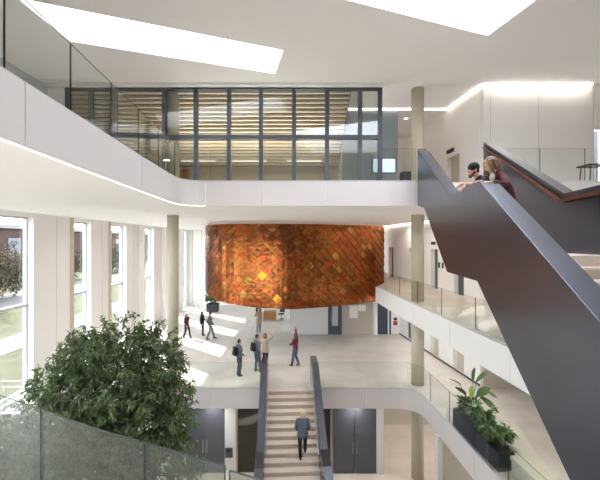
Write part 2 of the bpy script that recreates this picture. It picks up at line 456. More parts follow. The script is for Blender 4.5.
# right wall, slanting in plan
def wx(y): return 8.0 - .113 * (y - 16.35)
ang = math.atan(.113)
def wall_strip(name, y0, y1, z0, z1, th, m, holes=()):
    loops = [[(y0, z0), (y1, z0), (y1, z1), (y0, z1)]] + [[(a, c), (b, c), (b, d), (a, d)] for a, b, c, d in holes]
    flat = [p for l in loops for p in l]
    tris = tessellate_polygon([[Vector((p[0], p[1], 0)) for p in l] for l in loops])
    bm = bmesh.new()
    A = [bm.verts.new((wx(p[0]), p[0], p[1])) for p in flat]; Bv = [bm.verts.new((wx(p[0]) + th, p[0], p[1])) for p in flat]
    for t in tris:
        bm.faces.new([A[i] for i in t]); bm.faces.new([Bv[i] for i in reversed(t)])
    q = 0
    for l in loops:
        n = len(l)
        for i in range(n): bm.faces.new((A[q + i], A[q + (i + 1) % n], Bv[q + (i + 1) % n], Bv[q + i]))
        q += n
    return struct(finish(name, bm, m))
dA = [(24.1, 25.0), (20.4, 21.4), (17.9, 18.9)]
dB = [(27.2, 28.1), (23.4, 24.4), (20.5, 21.3), (17.9, 18.8)]
wall_strip('wall_right', 16.6, 30, 0, 2.9, .35, M['wallwhite'], [(a, b, .02, 2.3) for a, b in dA])
wall_strip('wall_right_middle', 16.6, 30, 3.75, 7.62, .35, M['wallwhite'], [(a, b, 3.77, 6.0) for a, b in dB])
wall_strip('wall_right_upper', 16.6, 28, 8.4, 13.3, .35, M['wallwhite'], [(18.3, 19.5, 8.42, 10.75)])
dn = 1
def door(y0, y1, z0, z1, m, handle=True):
    global dn
    d = struct_empty('door_%d' % dn); dn += 1
    inset = .22
    prism_yz('door_leaf', [(y0, z0), (y1, z0), (y1, z1), (y0, z1)], lambda y: wx(y) + inset, lambda y: wx(y) + inset + .05, m, d)
    if handle:
        ym = y0 + .12
        C('door_handle', (wx(ym) + inset - .04, ym, z0 + 1.0), (wx(ym) + inset - .04, ym + .14, z0 + 1.0), .012, M['steel'], d, 8)
for (a, b), m in zip(dA, (M['navy2'], M['greige'], M['greige'])): door(a, b, .02, 2.3, m)
for (a, b), m in zip(dB, (M['oak'], M['oak'], M['navy'], M['navy'])): door(a, b, 3.77, 6.0, m)
door(18.3, 19.5, 8.42, 10.75, M['greige'])
struct(prism_yz('baseboard_right', [(16.6, 0), (30, 0), (30, .1), (16.6, .1)], lambda y: wx(y) - .02, wx, M['gap']))
# wall that faces the camera beyond the right-hand floors
struct(B('wall_side', 8.0, 14, 16.35, 16.6, 0, 2.9, M['greige']))  # white wall; the greige paints in its beige shading and reflected light
struct(B('wall_side_middle', 8.0, 14, 16.35, 16.6, 3.75, 7.62, M['wallwhite']))
struct(B('wall_side_upper', 8.0, 12.8, 16.35, 16.6, 8.4, 13.3, M['wallwhite']))
struct(B('wall_side_recess', 12.8, 14, 17.6, 17.8, 8.4, 13.3, M['navy']))
struct(B('wall_side_lintel', 12.8, 14, 16.35, 16.6, 11.3, 13.3, M['wallwhite']))
for x in (8.3, 10.4, 12.78):
    struct(B('trim_%d' % k, x, x + .018, 16.342, 16.35, 8.4, 13.2, M['tan'])); k += 1
for y in (17.6, ):
    pass
struct(B('wall_right_end', 14, 14.3, -2, 16.6, -4.4, 13.3, M['greige']))  # unseen end wall, added and kept dark to shade the left gallery front
def wall_rear_unseen():  # unseen wall behind the camera, added to limit light from the rear
    holes = [(-10.6 + i * 3.1, -8.1 + i * 3.1, c, d) for i in range(4) for c, d in ((4.0, 7.4),)]
    loops = [[(-11.9, -4.4), (14.3, -4.4), (14.3, 13.3), (-11.9, 13.3)]] + [[(a, c), (b, c), (b, d), (a, d)] for a, b, c, d in holes]
    flat = [p for l in loops for p in l]
    tris = tessellate_polygon([[Vector((p[0], p[1], 0)) for p in l] for l in loops])
    bm = bmesh.new()
    A = [bm.verts.new((p[0], -2.3, p[1])) for p in flat]; Bv = [bm.verts.new((p[0], -2.0, p[1])) for p in flat]
    for t in tris:
        bm.faces.new([A[i] for i in t]); bm.faces.new([Bv[i] for i in reversed(t)])
    q = 0
    for l in loops:
        n = len(l)
        for i in range(n): bm.faces.new((A[q + i], A[q + (i + 1) % n], Bv[q + (i + 1) % n], Bv[q + i]))
        q += n
    return struct(finish('wall_rear', bm, M['wallwhite']))
wall_rear_unseen()
# small signs and switches on the slanted wall
def on_wall(name, label, cat, y0, y1, z0, z1, m, grp=None):
    o = prism_yz(name, [(y0, z0), (y1, z0), (y1, z1), (y0, z1)], lambda y: wx(y) - .03, lambda y: wx(y) - .002, m)
    if cat: tag(o, label, cat, grp)
    return o
on_wall('wall_sign', 'small dark sign on the white wall above the grey door of the middle floor', 'sign', 20.75, 21.25, 6.25, 6.42, M['black'])
on_wall('wall_sign', 'small dark sign above the doorway on the top floor', 'sign', 18.8, 19.5, 10.95, 11.15, M['black'])
for i, (y, z, f) in enumerate(((20.25, 5.0, 'middle'), (19.85, 5.0, 'middle'), (20.2, 1.25, 'main'), (19.8, 1.25, 'main'))):
    on_wall('control_panel', ('slim dark control panel beside the grey door' if i % 2 == 0 else 'slim dark control panel farther from the door') + ', right wall, %s floor' % f, 'control panel', y, y + .14, z, z + .3, M['black'])

# ------------------------------------------------------------ main floor back wall doors and notices
d = struct_empty('door_%d' % dn); dn += 1
bm = bmesh.new()
for q in ((1.94, 2.04, 0, 2.3), (2.78, 2.90, 0, 2.3), (2.04, 2.78, 2.2, 2.3), (2.04, 2.78, 0, .25)): box(bm, q[0], q[1], 25.93, 26.0, q[2], q[3])
finish('door_frame', bm, M['navy'], d)
B('door_leaf', 2.04, 2.78, 25.98, 26.0, .25, 2.2, M['navy'], d)
B('glass_pane', 2.22, 2.62, 25.965, 25.98, .6, 2.0, M['alu'], d)
B('door_handle', 2.12, 2.15, 25.90, 25.93, .9, 1.2, M['steel'], d)
d = struct_empty('door_%d' % dn); dn += 1
B('door_leaf', 5.36, 6.08, 25.96, 26.0, .02, 2.25, M['navy2'], d)
bm = bmesh.new(); box(bm, 5.14, 5.36, 25.92, 26.0, 0, 2.4); box(bm, 6.08, 6.16, 25.92, 26.0, 0, 2.4); finish('door_frame', bm, M['white'], d)
bm = bmesh.new(); v = [bm.verts.new(p) for p in ((5.62, 25.955, 1.5), (5.82, 25.955, 1.5), (5.72, 25.955, 1.68))]; bm.faces.new(v)
bmesh.ops.solidify(bm, geom=bm.faces[:], thickness=.01)
finish('warning_sign', bm, M['yellow'], d)
struct(B('wall_slot', 6.17, 6.3, 25.95, 26.0, 0, 2.25, M['navy2']))
tag(B('paper_notice', 3.42, 4.0, 25.945, 25.965, 1.15, 2.0, M['paper']), 'large white paper sheet pinned on the greige wall under the drum', 'notice')
tag(B('paper_notice', 4.02, 4.55, 25.945, 25.965, 1.62, 2.05, M['paper']), 'small white paper sheet on the greige wall, right of the large sheet', 'notice')
t = thing('notice_board', 'small framed red and dark notice on the white wall by the navy door', 'notice board', (6.6, 25.99, .55))
B('board', -.2, .2, -.03, 0, 0, .7, M['paper'], t); B('red_poster', -.15, .15, -.04, -.03, .08, .38, M['red'], t); B('dark_poster', -.12, .12, -.04, -.03, .42, .62, M['black'], t)

# ------------------------------------------------------------ lowest level
LZ = -4.2
struct(B('wall_lower_left', -11.3, -5.23, 17.2, 17.4, LZ, -.86, M['wallwhite']))
struct(B('wall_lower_post', -3.44, -2.94, 17.15, 17.4, LZ, -.86, M['white']))
struct(B('wall_lower_post_right', 3.5, 3.82, 17.1, 17.4, LZ, -.86, M['white']))
struct(B('wall_lower_back', 3.82, 14, 21.8, 22.0, LZ, -.86, M['greige']))
struct(B('wall_lower_box', 3.82, 4.6, 19.5, 21.8, -1.75, -.86, M['greige']))
struct(B('wall_lower_side', 3.62, 3.82, 17.4, 21.8, LZ, -.86, M['greige']))
struct(B('wall_lower_behind', -5.2, 3.5, 19.6, 19.8, LZ, -.86, M['taupe']))
def double_door(x0, x1, y, z0, z1):
    global dn
    d = struct_empty('door_%d' % dn); dn += 1
    xm = (x0 + x1) / 2
    for a, b in ((x0, xm - .01), (xm + .01, x1)): B('door_leaf', a, b, y, y + .06, z0, z1, M['navy'], d, .004)
    for s in (-1, 1):
        bm = bmesh.new(); x = xm + s * .09
        cyl(bm, (x, y - .07, z0 + .95), (x, y - .07, z0 + 1.55), .02, n=10)
        for z in (1.0, 1.5): cyl(bm, (x, y - .07, z0 + z), (x, y, z0 + z), .012, n=8)
        finish('door_handle', bm, M['steel'], d)
double_door(-5.23, -3.45, 17.2, LZ + .01, -.88)
double_door(1.52, 3.49, 17.15, LZ + .01, -.88)
w = struct_empty('window_12')
B('pane', -2.94, -1.4, 17.25, 17.27, LZ, -.88, M['dglass'], w); B('pane', .3, 1.4, 17.25, 17.27, LZ, -.88, M['dglass'], w)
B('mullion', -1.4, -1.3, 17.2, 17.3, LZ, -.88, M['mull'], w); B('mullion', 1.4, 1.5, 17.2, 17.3, LZ, -.88, M['tan'], w)
B('mullion', -2.94, -2.86, 17.2, 17.3, LZ, -.88, M['tan'], w)
struct(B('wall_lower_understair', -1.3, .3, 17.2, 17.4, LZ, -.88, M['taupe']))
t = thing('intercom_panel', 'dark square intercom panel on the white post beside the double doors', 'intercom', (-3.25, 17.14, -3.45))
B('housing', -.17, .17, -.03, 0, 0, .45, M['navy'], t, .006); B('display', -.11, .11, -.036, -.03, .25, .4, M['black'], t); B('keypad', -.11, .11, -.036, -.03, .06, .2, M['mull'], t)
# taupe partition under the right-hand gallery
struct(B('wall_lower_end', 5.12, 5.32, 13.95, 14.25, LZ, -.86, M['white']))
def ax(y): return 5.2 + (15.4 - y) * .04
t = struct_empty('wall_lower_partition')
for i in range(7):
    y1 = 13.93 - i * 1.2; y0 = y1 - 1.18
    prism_yz('wall_panel', [(y0, LZ), (y1, LZ), (y1, -.88), (y0, -.88)], lambda y: ax(y) + .05, lambda y: ax(y) + .12, M['taupe'], t)

# ------------------------------------------------------------ central stair
ST = thing('staircase', 'pale stone central staircase between dark metal sides rising to the main floor', 'staircase', (-.45, 16.4, 0), R(3.1))
n = 11; rise = .17; run = .29
def ystep(i): return -.28 - i * run
W = .98
for i in range(n + 1):
    y1 = ystep(i - 1) if i > 0 else 0.0; y0 = ystep(i) if i < n else ystep(i) - .95
    z = -i * rise
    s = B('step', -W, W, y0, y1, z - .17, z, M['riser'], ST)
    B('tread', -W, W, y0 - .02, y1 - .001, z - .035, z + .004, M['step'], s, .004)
zl = -n * rise; yl = ystep(n) - .95
for i in range(1, 14):
    z = zl - i * (4.2 + zl) / 14; y1 = yl - (i - 1) * run; y0 = y1 - run
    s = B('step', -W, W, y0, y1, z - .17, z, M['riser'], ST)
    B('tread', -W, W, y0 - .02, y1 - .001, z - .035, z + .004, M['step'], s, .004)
bot = [(0, -.6), (ystep(0), -.5), (ystep(n), zl - .5), (yl, zl - .5), (yl - 13 * run, -4.18), (yl - 13 * run + .7, -4.18), (yl + .1, zl - .62), (ystep(n) + .2, zl - .62), (0, -.8)]
prism_yz('soffit_panel', [(0, -.2), (-.25, -.2), (ystep(n) , zl - .18), (yl, zl - .18), (yl - 13 * run, -4.0), (yl - 13 * run, -4.18), (yl - 13 * run + .6, -4.18), (yl + .05, zl - .5), (ystep(n) + .1, zl - .5), (0, -.7)], -W, W, M['dark'], ST)
sl = rise / run
yk = ystep(n) + .15
zt = 1.12
prof = [(.95, zt), (-.1, zt), (yk, zl + 1.0), (yl + .1, zl + 1.0), (yl - 13 * run, -3.1), (yl - 13 * run, -4.15), (yl - 12 * run, -4.15), (yl, zl - .55), (yk, zl - .55), (-.1, -.75), (-.02, -.75), (-.02, .006), (.95, .006)]
for s in (-1, 1):
    xa, xb = (W, W + .27) if s > 0 else (-W - .27, -W)
    b_ = prism_yz('side_balustrade', prof, xa, xb, M['dark'], ST, .006)
    bm = bmesh.new(); xr = (W - .06) * s
    cyl(bm, (xr, -.1, .92), (xr, yk, zl + .82), .022, n=10)
    for f in (.05, .35, .65, .95):
        y = -.1 + (yk + .1) * f; z = .92 + (zl + .82 - .92) * f
        cyl(bm, (xr, y, z), (W * s, y, z - .04), .01, n=8)
    finish('handrail', bm, M['steel'], b_)

# ------------------------------------------------------------ big dark stair between middle and top floors
def xl(y): return 1.91 + .16 * y
def xr_(y): return 4.10 + .16 * y
BS = thing('switchback_stair', 'large dark metal stair with a halfway landing that climbs to the top floor', 'staircase')
lz = 6.18
sideprof = [(12.46, 9.5), (8.0, 7.38), (6.0, 7.38), (1.64, 5.04), (1.64, 3.40), (3.42, 4.23), (6.12, 5.76), (8.23, 5.74), (11.2, 7.42), (12.46, 7.6)]
lb = prism_yz('side_balustrade', sideprof, xl, lambda y: xl(y) + .28, M['dark'], BS, .008)
rprof = [(12.46, 9.72), (7.55, 7.38), (5.6, 7.38), (1.64, 5.1), (1.64, 3.40), (3.42, 4.23), (6.12, 5.76), (8.23, 5.74), (11.2, 7.42), (12.46, 7.6)]
rb = prism_yz('side_balustrade', rprof, xr_, lambda y: xr_(y) + .28, M['dark'], BS, .008)
# copper coloured handrail along the inner face
def rail_yz(name, pts, x_of, w, h, m, parent):
    bm = bmesh.new(); rows = []
    for y, z in pts:
        x = x_of(y); rows.append([bm.verts.new(p) for p in ((x, y, z), (x + w, y, z), (x + w, y, z + h), (x, y, z + h))])
    for a, b in zip(rows, rows[1:]):
        for i in range(4): bm.faces.new((a[i], a[(i + 1) % 4], b[(i + 1) % 4], b[i]))
    bm.faces.new(rows[0][::-1]); bm.faces.new(rows[-1])
    bmesh.ops.bevel(bm, geom=list(bm.edges), offset=.012, segments=2, affect='EDGES')
    return finish(name, bm, m, parent)
rail_yz('handrail', [(12.3, 9.46), (7.6, 7.20), (5.6, 7.20), (1.8, 5.03)], lambda y: xr_(y) - .085, .07, .07, M['wood'], rb)
rail_yz('handrail', [(12.3, 9.30), (8.0, 7.20), (6.0, 7.20), (1.8, 4.98)], lambda y: xl(y) + .295, .07, .07, M['wood'], lb)
xi = lambda y: xl(y) + .28
nu = 13; ru = (8.4 - lz) / nu; tu = (12.5 - 8.2) / (nu - 1)
for i in range(nu):
    z = lz + (i + 1) * ru; y0 = 8.2 + i * tu; y1 = y0 + tu if i < nu - 1 else 12.5
    if y1 - y0 < .01: continue
    s = prism_yz('step', [(y0, z - ru - .02), (y1, z - ru - .02), (y1, z - .001), (y0, z - .001)], xi, xr_, M['riser'], BS)
    prism_yz('tread', [(y0 - .02, z - .03), (y1 - .001, z - .03), (y1 - .001, z + .003), (y0 - .02, z + .003)], xi, xr_, M['step'], s)
prism_yz('flight_soffit', [(8.2, lz - .02), (12.46, 8.15), (12.46, 7.62), (11.2, 7.46), (8.23, 5.78)], xi, xr_, M['darksat'], BS)
prism_yz('landing', [(6.0, lz), (8.22, lz), (8.22, 5.78), (6.12, 5.78), (6.0, 5.72)], xi, xr_, [M['step']], BS)
nl = 14; rl = (lz - 3.75) / nl; tl_ = (6.0 - 1.65) / (nl - 1)
for i in range(1, nl):
    z = lz - i * rl; y1 = 6.0 - (i - 1) * tl_; y0 = y1 - tl_
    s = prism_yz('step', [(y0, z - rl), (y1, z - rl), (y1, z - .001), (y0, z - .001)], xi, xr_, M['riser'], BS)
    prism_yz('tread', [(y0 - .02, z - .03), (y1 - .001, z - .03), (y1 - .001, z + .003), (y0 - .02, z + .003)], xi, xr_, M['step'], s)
prism_yz('flight_soffit', [(6.0, lz - rl - .02), (6.0, 5.74), (3.42, 4.26), (1.66, 3.43), (1.66, 3.6)], xi, xr_, M['darksat'], BS)

# ------------------------------------------------------------ glass balustrades
glass_run('frameless glass balustrade on the edge of the main floor, left of the central stair', [(-8.6, 14.06), (-8.6, 16.38), (-1.75, 16.38)][1:], 0, 1.15, 1.9, 0)
glass_run('frameless glass balustrade curving round the main floor edge, right of the central stair', [(.78, 16.38)] + [(x - .03, y - .03) for x, y in rc] + [(5.37, 10.0), (5.7, 1.9)], 0, 1.15, 1.75, 1.9)
glass_run('frameless glass balustrade along the white gallery edge right of the drum', [(4.55, 22.0), (5.11, 12.6), (5.78, 1.9)], 3.75, 1.0, 2.3, 1.7)
glass_run('tall clear glass balustrade on the top floor edge, along the left gallery and front', [(x - .05, y) for x, y in C_edge[:5]] + arc(-3.16, 11.8, .75, 172, 90, 8) + [(3.86, 12.46 + .05)], 8.4, 1.12, 1.45, 0.65)
glass_run('clear glass balustrade on the top floor, right of the dark stair', [(6.5, 12.51), (13.9, 12.51)], 8.4, 1.12, 1.5, 0)
glass_run('hazy foreground glass balustrade panels in front of the indoor tree', [(-4.36, 4.46), (-3.0, 3.85), (-1.72, 3.2), (-.53, 2.68)], 3.75, 1.05, 1.37, .72, gm='glassfg', chan=False, drop=.1)
glass_run('short foreground glass panel beside the long hazy glass run', [(-.50, 2.63), (.62, 2.12)], 3.75, 1.05, 1.37, 0, gm='glassfg', chan=False, drop=.1)
# cap rails on the foreground glass
# steel rail in front of the left windows
t = thing('steel_handrail', 'thin steel guard rail with two bars in front of the left window, behind the tree', 'railing', (-11.2, 14.1, 0))
for z in (1.17, .95, .5): C('rail_bar', (0, 0, z), (2.55, 0, z), .022, M['alu'], t, 10)
for x in (.1, 1.3, 2.5): C('post', (x, 0, 0), (x, 0, 1.15), .02, M['alu'], t, 10)
t = thing('steel_handrail', 'slim steel handrail by the far windows, behind the walking people', 'railing', (-9.6, 31.0, 0))
for z in (.95, .55): C('rail_bar', (0, 0, z), (0, 4.5, z), .03, M['steel'], t, 8)
for y in (0.05, 1.5, 3, 4.45): C('post', (0, y, 0), (0, y, .95), .025, M['steel'], t, 8)

# ------------------------------------------------------------ shingle drum
plan = [(-6.45, 29.0, 3.6), (-6.40, 26.5, 3.55), (-6.15, 24.5, 3.42), (-5.75, 23.35, 3.2), (-5.2, 22.6, 3.02), (-4.5, 22.0, 2.88), (-3.6, 21.6, 2.78), (-2.6, 21.42, 2.68), (-1.4, 21.4, 2.60), (-.3, 21.55, 2.56), (1.0, 22.0, 2.56), (2.4, 22.7, 2.56), (4.0, 23.75, 2.56), (5.5, 25.0, 2.56), (5.65, 26.0, 2.6), (5.65, 29.0, 2.6)]
def crom(P, s=6):
    out = []
    for i in range(len(P) - 1):
        p0 = P[max(0, i - 1)]; p1 = P[i]; p2 = P[i + 1]; p3 = P[min(len(P) - 1, i + 2)]
        for k_ in range(s):
            t_ = k_ / s
            out.append(tuple(.5 * ((2 * b) + (-a + c) * t_ + (2 * a - 5 * b + 4 * c - d_) * t_ ** 2 + (-a + 3 * b - 3 * c + d_) * t_ ** 3) for a, b, c, d_ in zip(p0, p1, p2, p3)))
    out.append(P[-1]); return out
dense = crom(plan, 6)
DT = 7.44
DR = thing('shingle_clad_drum', 'huge amber and copper shingle clad drum hanging below the top floor', 'drum', (0, 23, 2.5))
def off(p): return (p[0], p[1] - 23, p[2] - 2.5)
bm = bmesh.new()
lo = [bm.verts.new(off(p)) for p in dense]; hi = [bm.verts.new(off((p[0], p[1], DT))) for p in dense]
for i in range(len(dense) - 1): bm.faces.new((lo[i], lo[i + 1], hi[i + 1], hi[i]))
M['drumback'] = mat('drum_backing', S(96, 52, 26), .6, .3, noise=.1)
finish('drum_shell', bm, M['drumback'], DR, recalc=False)
bm = bmesh.new(); cc = bm.verts.new(off((-.3, 26.5, 2.9)))
lo = [bm.verts.new(off(p)) for p in dense]
for i in range(len(dense) - 1): bm.faces.new((lo[i], cc, lo[i + 1]))
finish('drum_underside', bm, M['drumback'], DR)
# collar between drum top and ceiling
bm = bmesh.new()
lo = [bm.verts.new(off((p[0] * .985, 23.2 + (p[1] - 23) * .98, DT - .02))) for p in dense]; hi = [bm.verts.new(off((p[0] * .985, 23.2 + (p[1] - 23) * .98, 7.62))) for p in dense]
for i in range(len(dense) - 1): bm.faces.new((lo[i], lo[i + 1], hi[i + 1], hi[i]))
finish('drum_collar', bm, M['white'], DR, recalc=False)
ribbon('top_trim', [Vector((p[0], p[1] - 23)) for p in dense[8:-6]], DT - 2.5 - .05, DT - 2.5 + .01, .05, mat('amber_edge_trim', S(206, 120, 30), .4, .4, noise=.1), DR)
# shingles
ss = [0.0]
for a, b in zip(dense, dense[1:]): ss.append(ss[-1] + math.hypot(b[0] - a[0], b[1] - a[1]))
def dat(s):
    s = max(0, min(ss[-1] - 1e-6, s))
    for i in range(len(ss) - 1):
        if ss[i + 1] > s:
            t_ = (s - ss[i]) / (ss[i + 1] - ss[i]); a = dense[i]; b = dense[i + 1]
            p = [a[j] + (b[j] - a[j]) * t_ for j in range(3)]
            tx, ty = b[0] - a[0], b[1] - a[1]; l = math.hypot(tx, ty)
            return p, (ty / l, -tx / l)
bm = bmesh.new(); lay = bm.faces.layers.float.new('tone')
sw, sh = .56, .54
def vnoise(x, y, seed=0):
    def h(i, j):
        r_ = math.sin(i * 127.1 + j * 311.7 + seed * 74.7) * 43758.5453; return r_ - math.floor(r_)
    i, j = math.floor(x), math.floor(y); fx, fy = x - i, y - j
    fx = fx * fx * (3 - 2 * fx); fy = fy * fy * (3 - 2 * fy)
    return (h(i, j) * (1 - fx) + h(i + 1, j) * fx) * (1 - fy) + (h(i, j + 1) * (1 - fx) + h(i + 1, j + 1) * fx) * fy
s0, s1 = ss[6 * 1], ss[-1] - 1.0
row = 0; z = DT + .05
while z > 2.3:
    s = s0 + (sw / 2 if row % 2 else 0)
    while s < s1:
        pc, nc = dat(s)
        if z + sh / 2 > pc[2] + .02:
            o_ = random.uniform(.0, .02)
            tilt = random.uniform(-.012, .012); tb = .035 + random.uniform(0, .012)
            def pt(ds, dz, out):
                p, nn = dat(s + ds); zz = min(DT, max(p[2] - .01, z + dz))
                return bm.verts.new(off((p[0] + nn[0] * out, p[1] + nn[1] * out, zz)))
            T_ = pt(0, sh * .56, .008); L_ = pt(-sw * .54, 0, .03 + tilt); R__ = pt(sw * .54, 0, .03 - tilt); B_ = pt(0, -sh * .54, tb + o_)
            Cn = pt(0, 0, .029 + o_ * .4)
            tn = .55 * vnoise(s * .45, z * .6, 3) + .45 * random.random()
            low = max(0, 1 - (z - 2.5) / 2.2)
            tn = tn * .72 + .10 * low
            if random.random() < .09: tn += .2
            if random.random() < .012: tn = .93
            tn = max(.02, min(1, tn))
            for q in ((T_, L_, Cn), (L_, B_, Cn), (B_, R__, Cn), (R__, T_, Cn)):
                f = bm.faces.new(q); f[lay] = tn
        s += sw
    z -= sh / 2; row += 1
o = finish('shingle_cladding', bm, M['shingle'], DR)
# ------------------------------------------------------------ top floor curtain wall and room
GY = 16.6
def gx(px): return (px - 300) / F * GY
w = struct_empty('window_1')
mp_ = [68, 91, 115, 164.5, 196, 229, 261, 294, 327, 360, 380]
for i, px in enumerate(mp_):
    ww = .09
    B('mullion', gx(px) - ww, gx(px) + ww, GY - .08, GY + .1, 8.4, 13.2, M['mull'], w)
for a, b in zip(mp_, mp_[1:]):
    B('pane', gx(a) + .09, gx(b) - .09, GY, GY + .02, 8.4, 13.2, M['cglass'], w)
B('transom', gx(115) + .09, gx(380) - .09, GY - .09, GY + .11, 10.95, 11.12, M['mull'], w)
B('head_frame', gx(66), gx(382), GY - .1, GY + .12, 13.12, 13.22, M['mull'], w)
struct(B('trim_40', gx(33), gx(382), GY - .35, GY - .1, 13.2, 13.3, M['white']))
struct(B('wall_upper_left', -11.3, gx(66), GY, GY + .2, 8.4, 13.3, M['white']))
struct(B('wall_room_back', -11.3, 2.3, 22.5, 22.7, 8.4, 13.3, M['greige']))
struct(B('wall_blue_grey', 2.2, 5.08, 19.45, 19.6, 8.4, 13.3, M['bluegrey']))
struct(B('wall_corridor_end', 2.3, 8, 25, 25.2, 8.4, 13.3, M['wallwhite']))
# slatted sloping ceiling of the room
t = struct_empty('ceiling_slatted')
ns = 20
bm = bmesh.new()
for i in range(ns):
    f = i / ns; y = 16.85 + 5.4 * f; z = 13.2 - 2.3 * f
    box(bm, -10.9, 2.25, y, y + .17, z - .10, z)
finish('slats', bm, M['slat'], t)
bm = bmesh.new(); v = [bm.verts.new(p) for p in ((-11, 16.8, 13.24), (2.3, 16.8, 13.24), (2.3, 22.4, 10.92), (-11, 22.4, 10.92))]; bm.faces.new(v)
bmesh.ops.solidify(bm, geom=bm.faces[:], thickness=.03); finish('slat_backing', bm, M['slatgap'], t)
# wooden seating block and tables inside
t = thing('timber_bleacher', 'brown timber stepped seating block behind the left glass of the top floor', 'seating', (-8.2, 20.3, 8.4))
for i in range(4): B('tier', -1.6, 1.6, i * .5, i * .5 + .5, 0, .75 + .5 * i, M['oak'], t, .01)
for i, x in enumerate((-5.2, -2.6, 0.2)):  # made-up pendants, added to brighten the room behind the glass
    lt = thing('linear_pendant', ['warm linear ceiling lamp behind the left part of the top floor glass', 'warm linear ceiling lamp behind the middle of the top floor glass', 'warm linear ceiling lamp behind the right part of the top floor glass'][i], 'lamp', (x, 19.2, 0))
    B('lamp_body', -.9, .9, -.04, .04, 10.55, 10.62, M['alu'], lt); B('diffuser', -.88, .88, -.03, .03, 10.54, 10.55, M['led'], lt)
    ld = bpy.data.lights.new('pendant_lamp', 'AREA'); ld.shape = 'RECTANGLE'; ld.size = 1.76; ld.size_y = .06; ld.energy = 40; ld.color = (1, .95, .88)
    lo_ = bpy.data.objects.new('pendant_lamp', ld); COL.objects.link(lo_); lo_.parent = lt; lo_.location = (0, 0, 10.535)
    l2 = lo_.copy(); l2.data = ld.copy(); l2.data.energy = 60; COL.objects.link(l2); l2.parent = lt; l2.location = (0, 0, 10.63); l2.rotation_euler = (math.pi, 0, 0)
    for s in (-.8, .8): C('wire', (s, 0, 10.62), (s, 0, 12.1), .006, M['black'], lt, 6)
t = thing('wall_screen', 'lit wall screen on the blue grey wall of the top floor', 'screen', (4.35, 19.44, 0))
B('housing', -.62, .62, -.06, 0, 9.95, 10.75, M['black'], t, .01); B('display', -.57, .57, -.07, -.06, 10.0, 10.70, M['screen'], t)
t = thing('storage_cabinet', 'low dark cabinet on the top floor beside the round column', 'cabinet', (6.0, 21.0, 8.4))
B('carcass', -.35, .35, -.25, .25, 0, 1.9, M['black'], t, .01); B('door', -.33, .33, -.27, -.25, .05, 1.85, M['navy'], t)
t = thing('high_table', 'dark high table on the top floor behind the right glass', 'table', (11.75, 15.0, 8.4))
B('tabletop', -.45, .45, -.35, .35, 1.02, 1.07, M['black'], t, .008)
for sx in (-1, 1):
    for sy in (-1, 1): C('leg', (sx * .38, sy * .28, 0), (sx * .32, sy * .25, 1.02), .022, M['black'], t, 8)

# ------------------------------------------------------------ lights of the building, and added fill downlights
def led(label, a, b, w=.05, m='led', group=None):
    a = Vector(a); b = Vector(b); bm = bmesh.new(); cyl(bm, (0, 0, 0), b - a, w / 2, n=6)
    o = finish('linear_light', bm, M[m]); o.location = a
    return tag(o, label, 'light', group)
led('bright linear light where the ceiling meets the far right white wall', (8.0, 16.28, 13.25), (12.7, 16.28, 13.25), .07)
for xx in (9.2, 11.5):
    ld = bpy.data.lights.new('linear_lamp', 'AREA'); ld.shape = 'RECTANGLE'; ld.size = 2.2; ld.size_y = .06; ld.energy = 6; ld.color = (1, .96, .9)
    lo_ = bpy.data.objects.new('linear_lamp', ld); COL.objects.link(lo_); lo_.location = (xx, 16.1, 13.2)
led('bright linear light slanting along the top of the right wall', (7.93, 16.4, 13.25), (7.62, 19.3, 13.25), .07)
led('thin linear light across the top floor ceiling behind the column', (2.3, 19.38, 13.25), (7.6, 19.38, 13.25), .06)
led('linear light under the ceiling along the right wall of the middle floor', (wx(17) - .1, 17, 7.57), (wx(29.5) - .1, 29.5, 7.57), .06)
# light line under the left gallery edge
bm = bmesh.new(); pl = [Vector(p) for p in C_edge]
rows = []
o = ribbon('linear_light', offset_path(C_edge, .03), 7.59, 7.606, .02, M['led2'])
tag(o, 'thin light line under the lower edge of the left gallery', 'light')
for i, (x, y, lab) in enumerate(((-10.9 + .2, 13.2, 'small round downlight in the ceiling at the far top left'), (5.9, 20.9, 'small round downlight above the corridor right of the glazed room'))):
    t = thing('downlight', lab, 'light', (x, y, 13.3))
    C('trim_ring', (0, 0, -.02), (0, 0, 0), .13, M['white'], t, 24); C('lens', (0, 0, -.026), (0, 0, -.02), .10, M['led'], t, 24)

def downlight(x, y, z, power, where, spot=False):  # made-up downlights, added as fill for the lower levels
    t = thing('downlight', where, 'light', (x, y, z), 0, 'recessed downlights')
    bm = bmesh.new()
    for i in range(20):
        a0 = i * math.pi / 10; a1 = a0 + math.pi / 10
        q = [bm.verts.new((r_ * math.cos(a), r_ * math.sin(a), zz)) for a, r_, zz in ((a0, .09, 0), (a1, .09, 0), (a1, .12, -.012), (a0, .12, -.012))]
        bm.faces.new(q)
        q = [bm.verts.new((r_ * math.cos(a), r_ * math.sin(a), zz)) for a, r_, zz in ((a0, .12, -.012), (a1, .12, -.012), (a1, .135, 0), (a0, .135, 0))]
        bm.faces.new(q)
    finish('trim_ring', bm, M['white'], t, recalc=False)
    ld = bpy.data.lights.new('downlight_lamp', 'AREA'); ld.shape = 'DISK'; ld.size = .17; ld.energy = power; ld.color = (1, .965, .92); ld.spread = R(150)
    lo_ = bpy.data.objects.new('downlight_lamp', ld); COL.objects.link(lo_); lo_.parent = t; lo_.location = (0, 0, -.008)
DLP = 13
for x in (-9, -6, -3, 0, 3):
    for y in (14.6, 18.6): downlight(x, y, 7.62, DLP, 'small recessed downlight in the white ceiling under the top floor')
for y in (14.5, 17.5, 20.5, 24): downlight(6.3, y, 7.62, 14, 'small recessed downlight in the ceiling over the middle floor gallery')
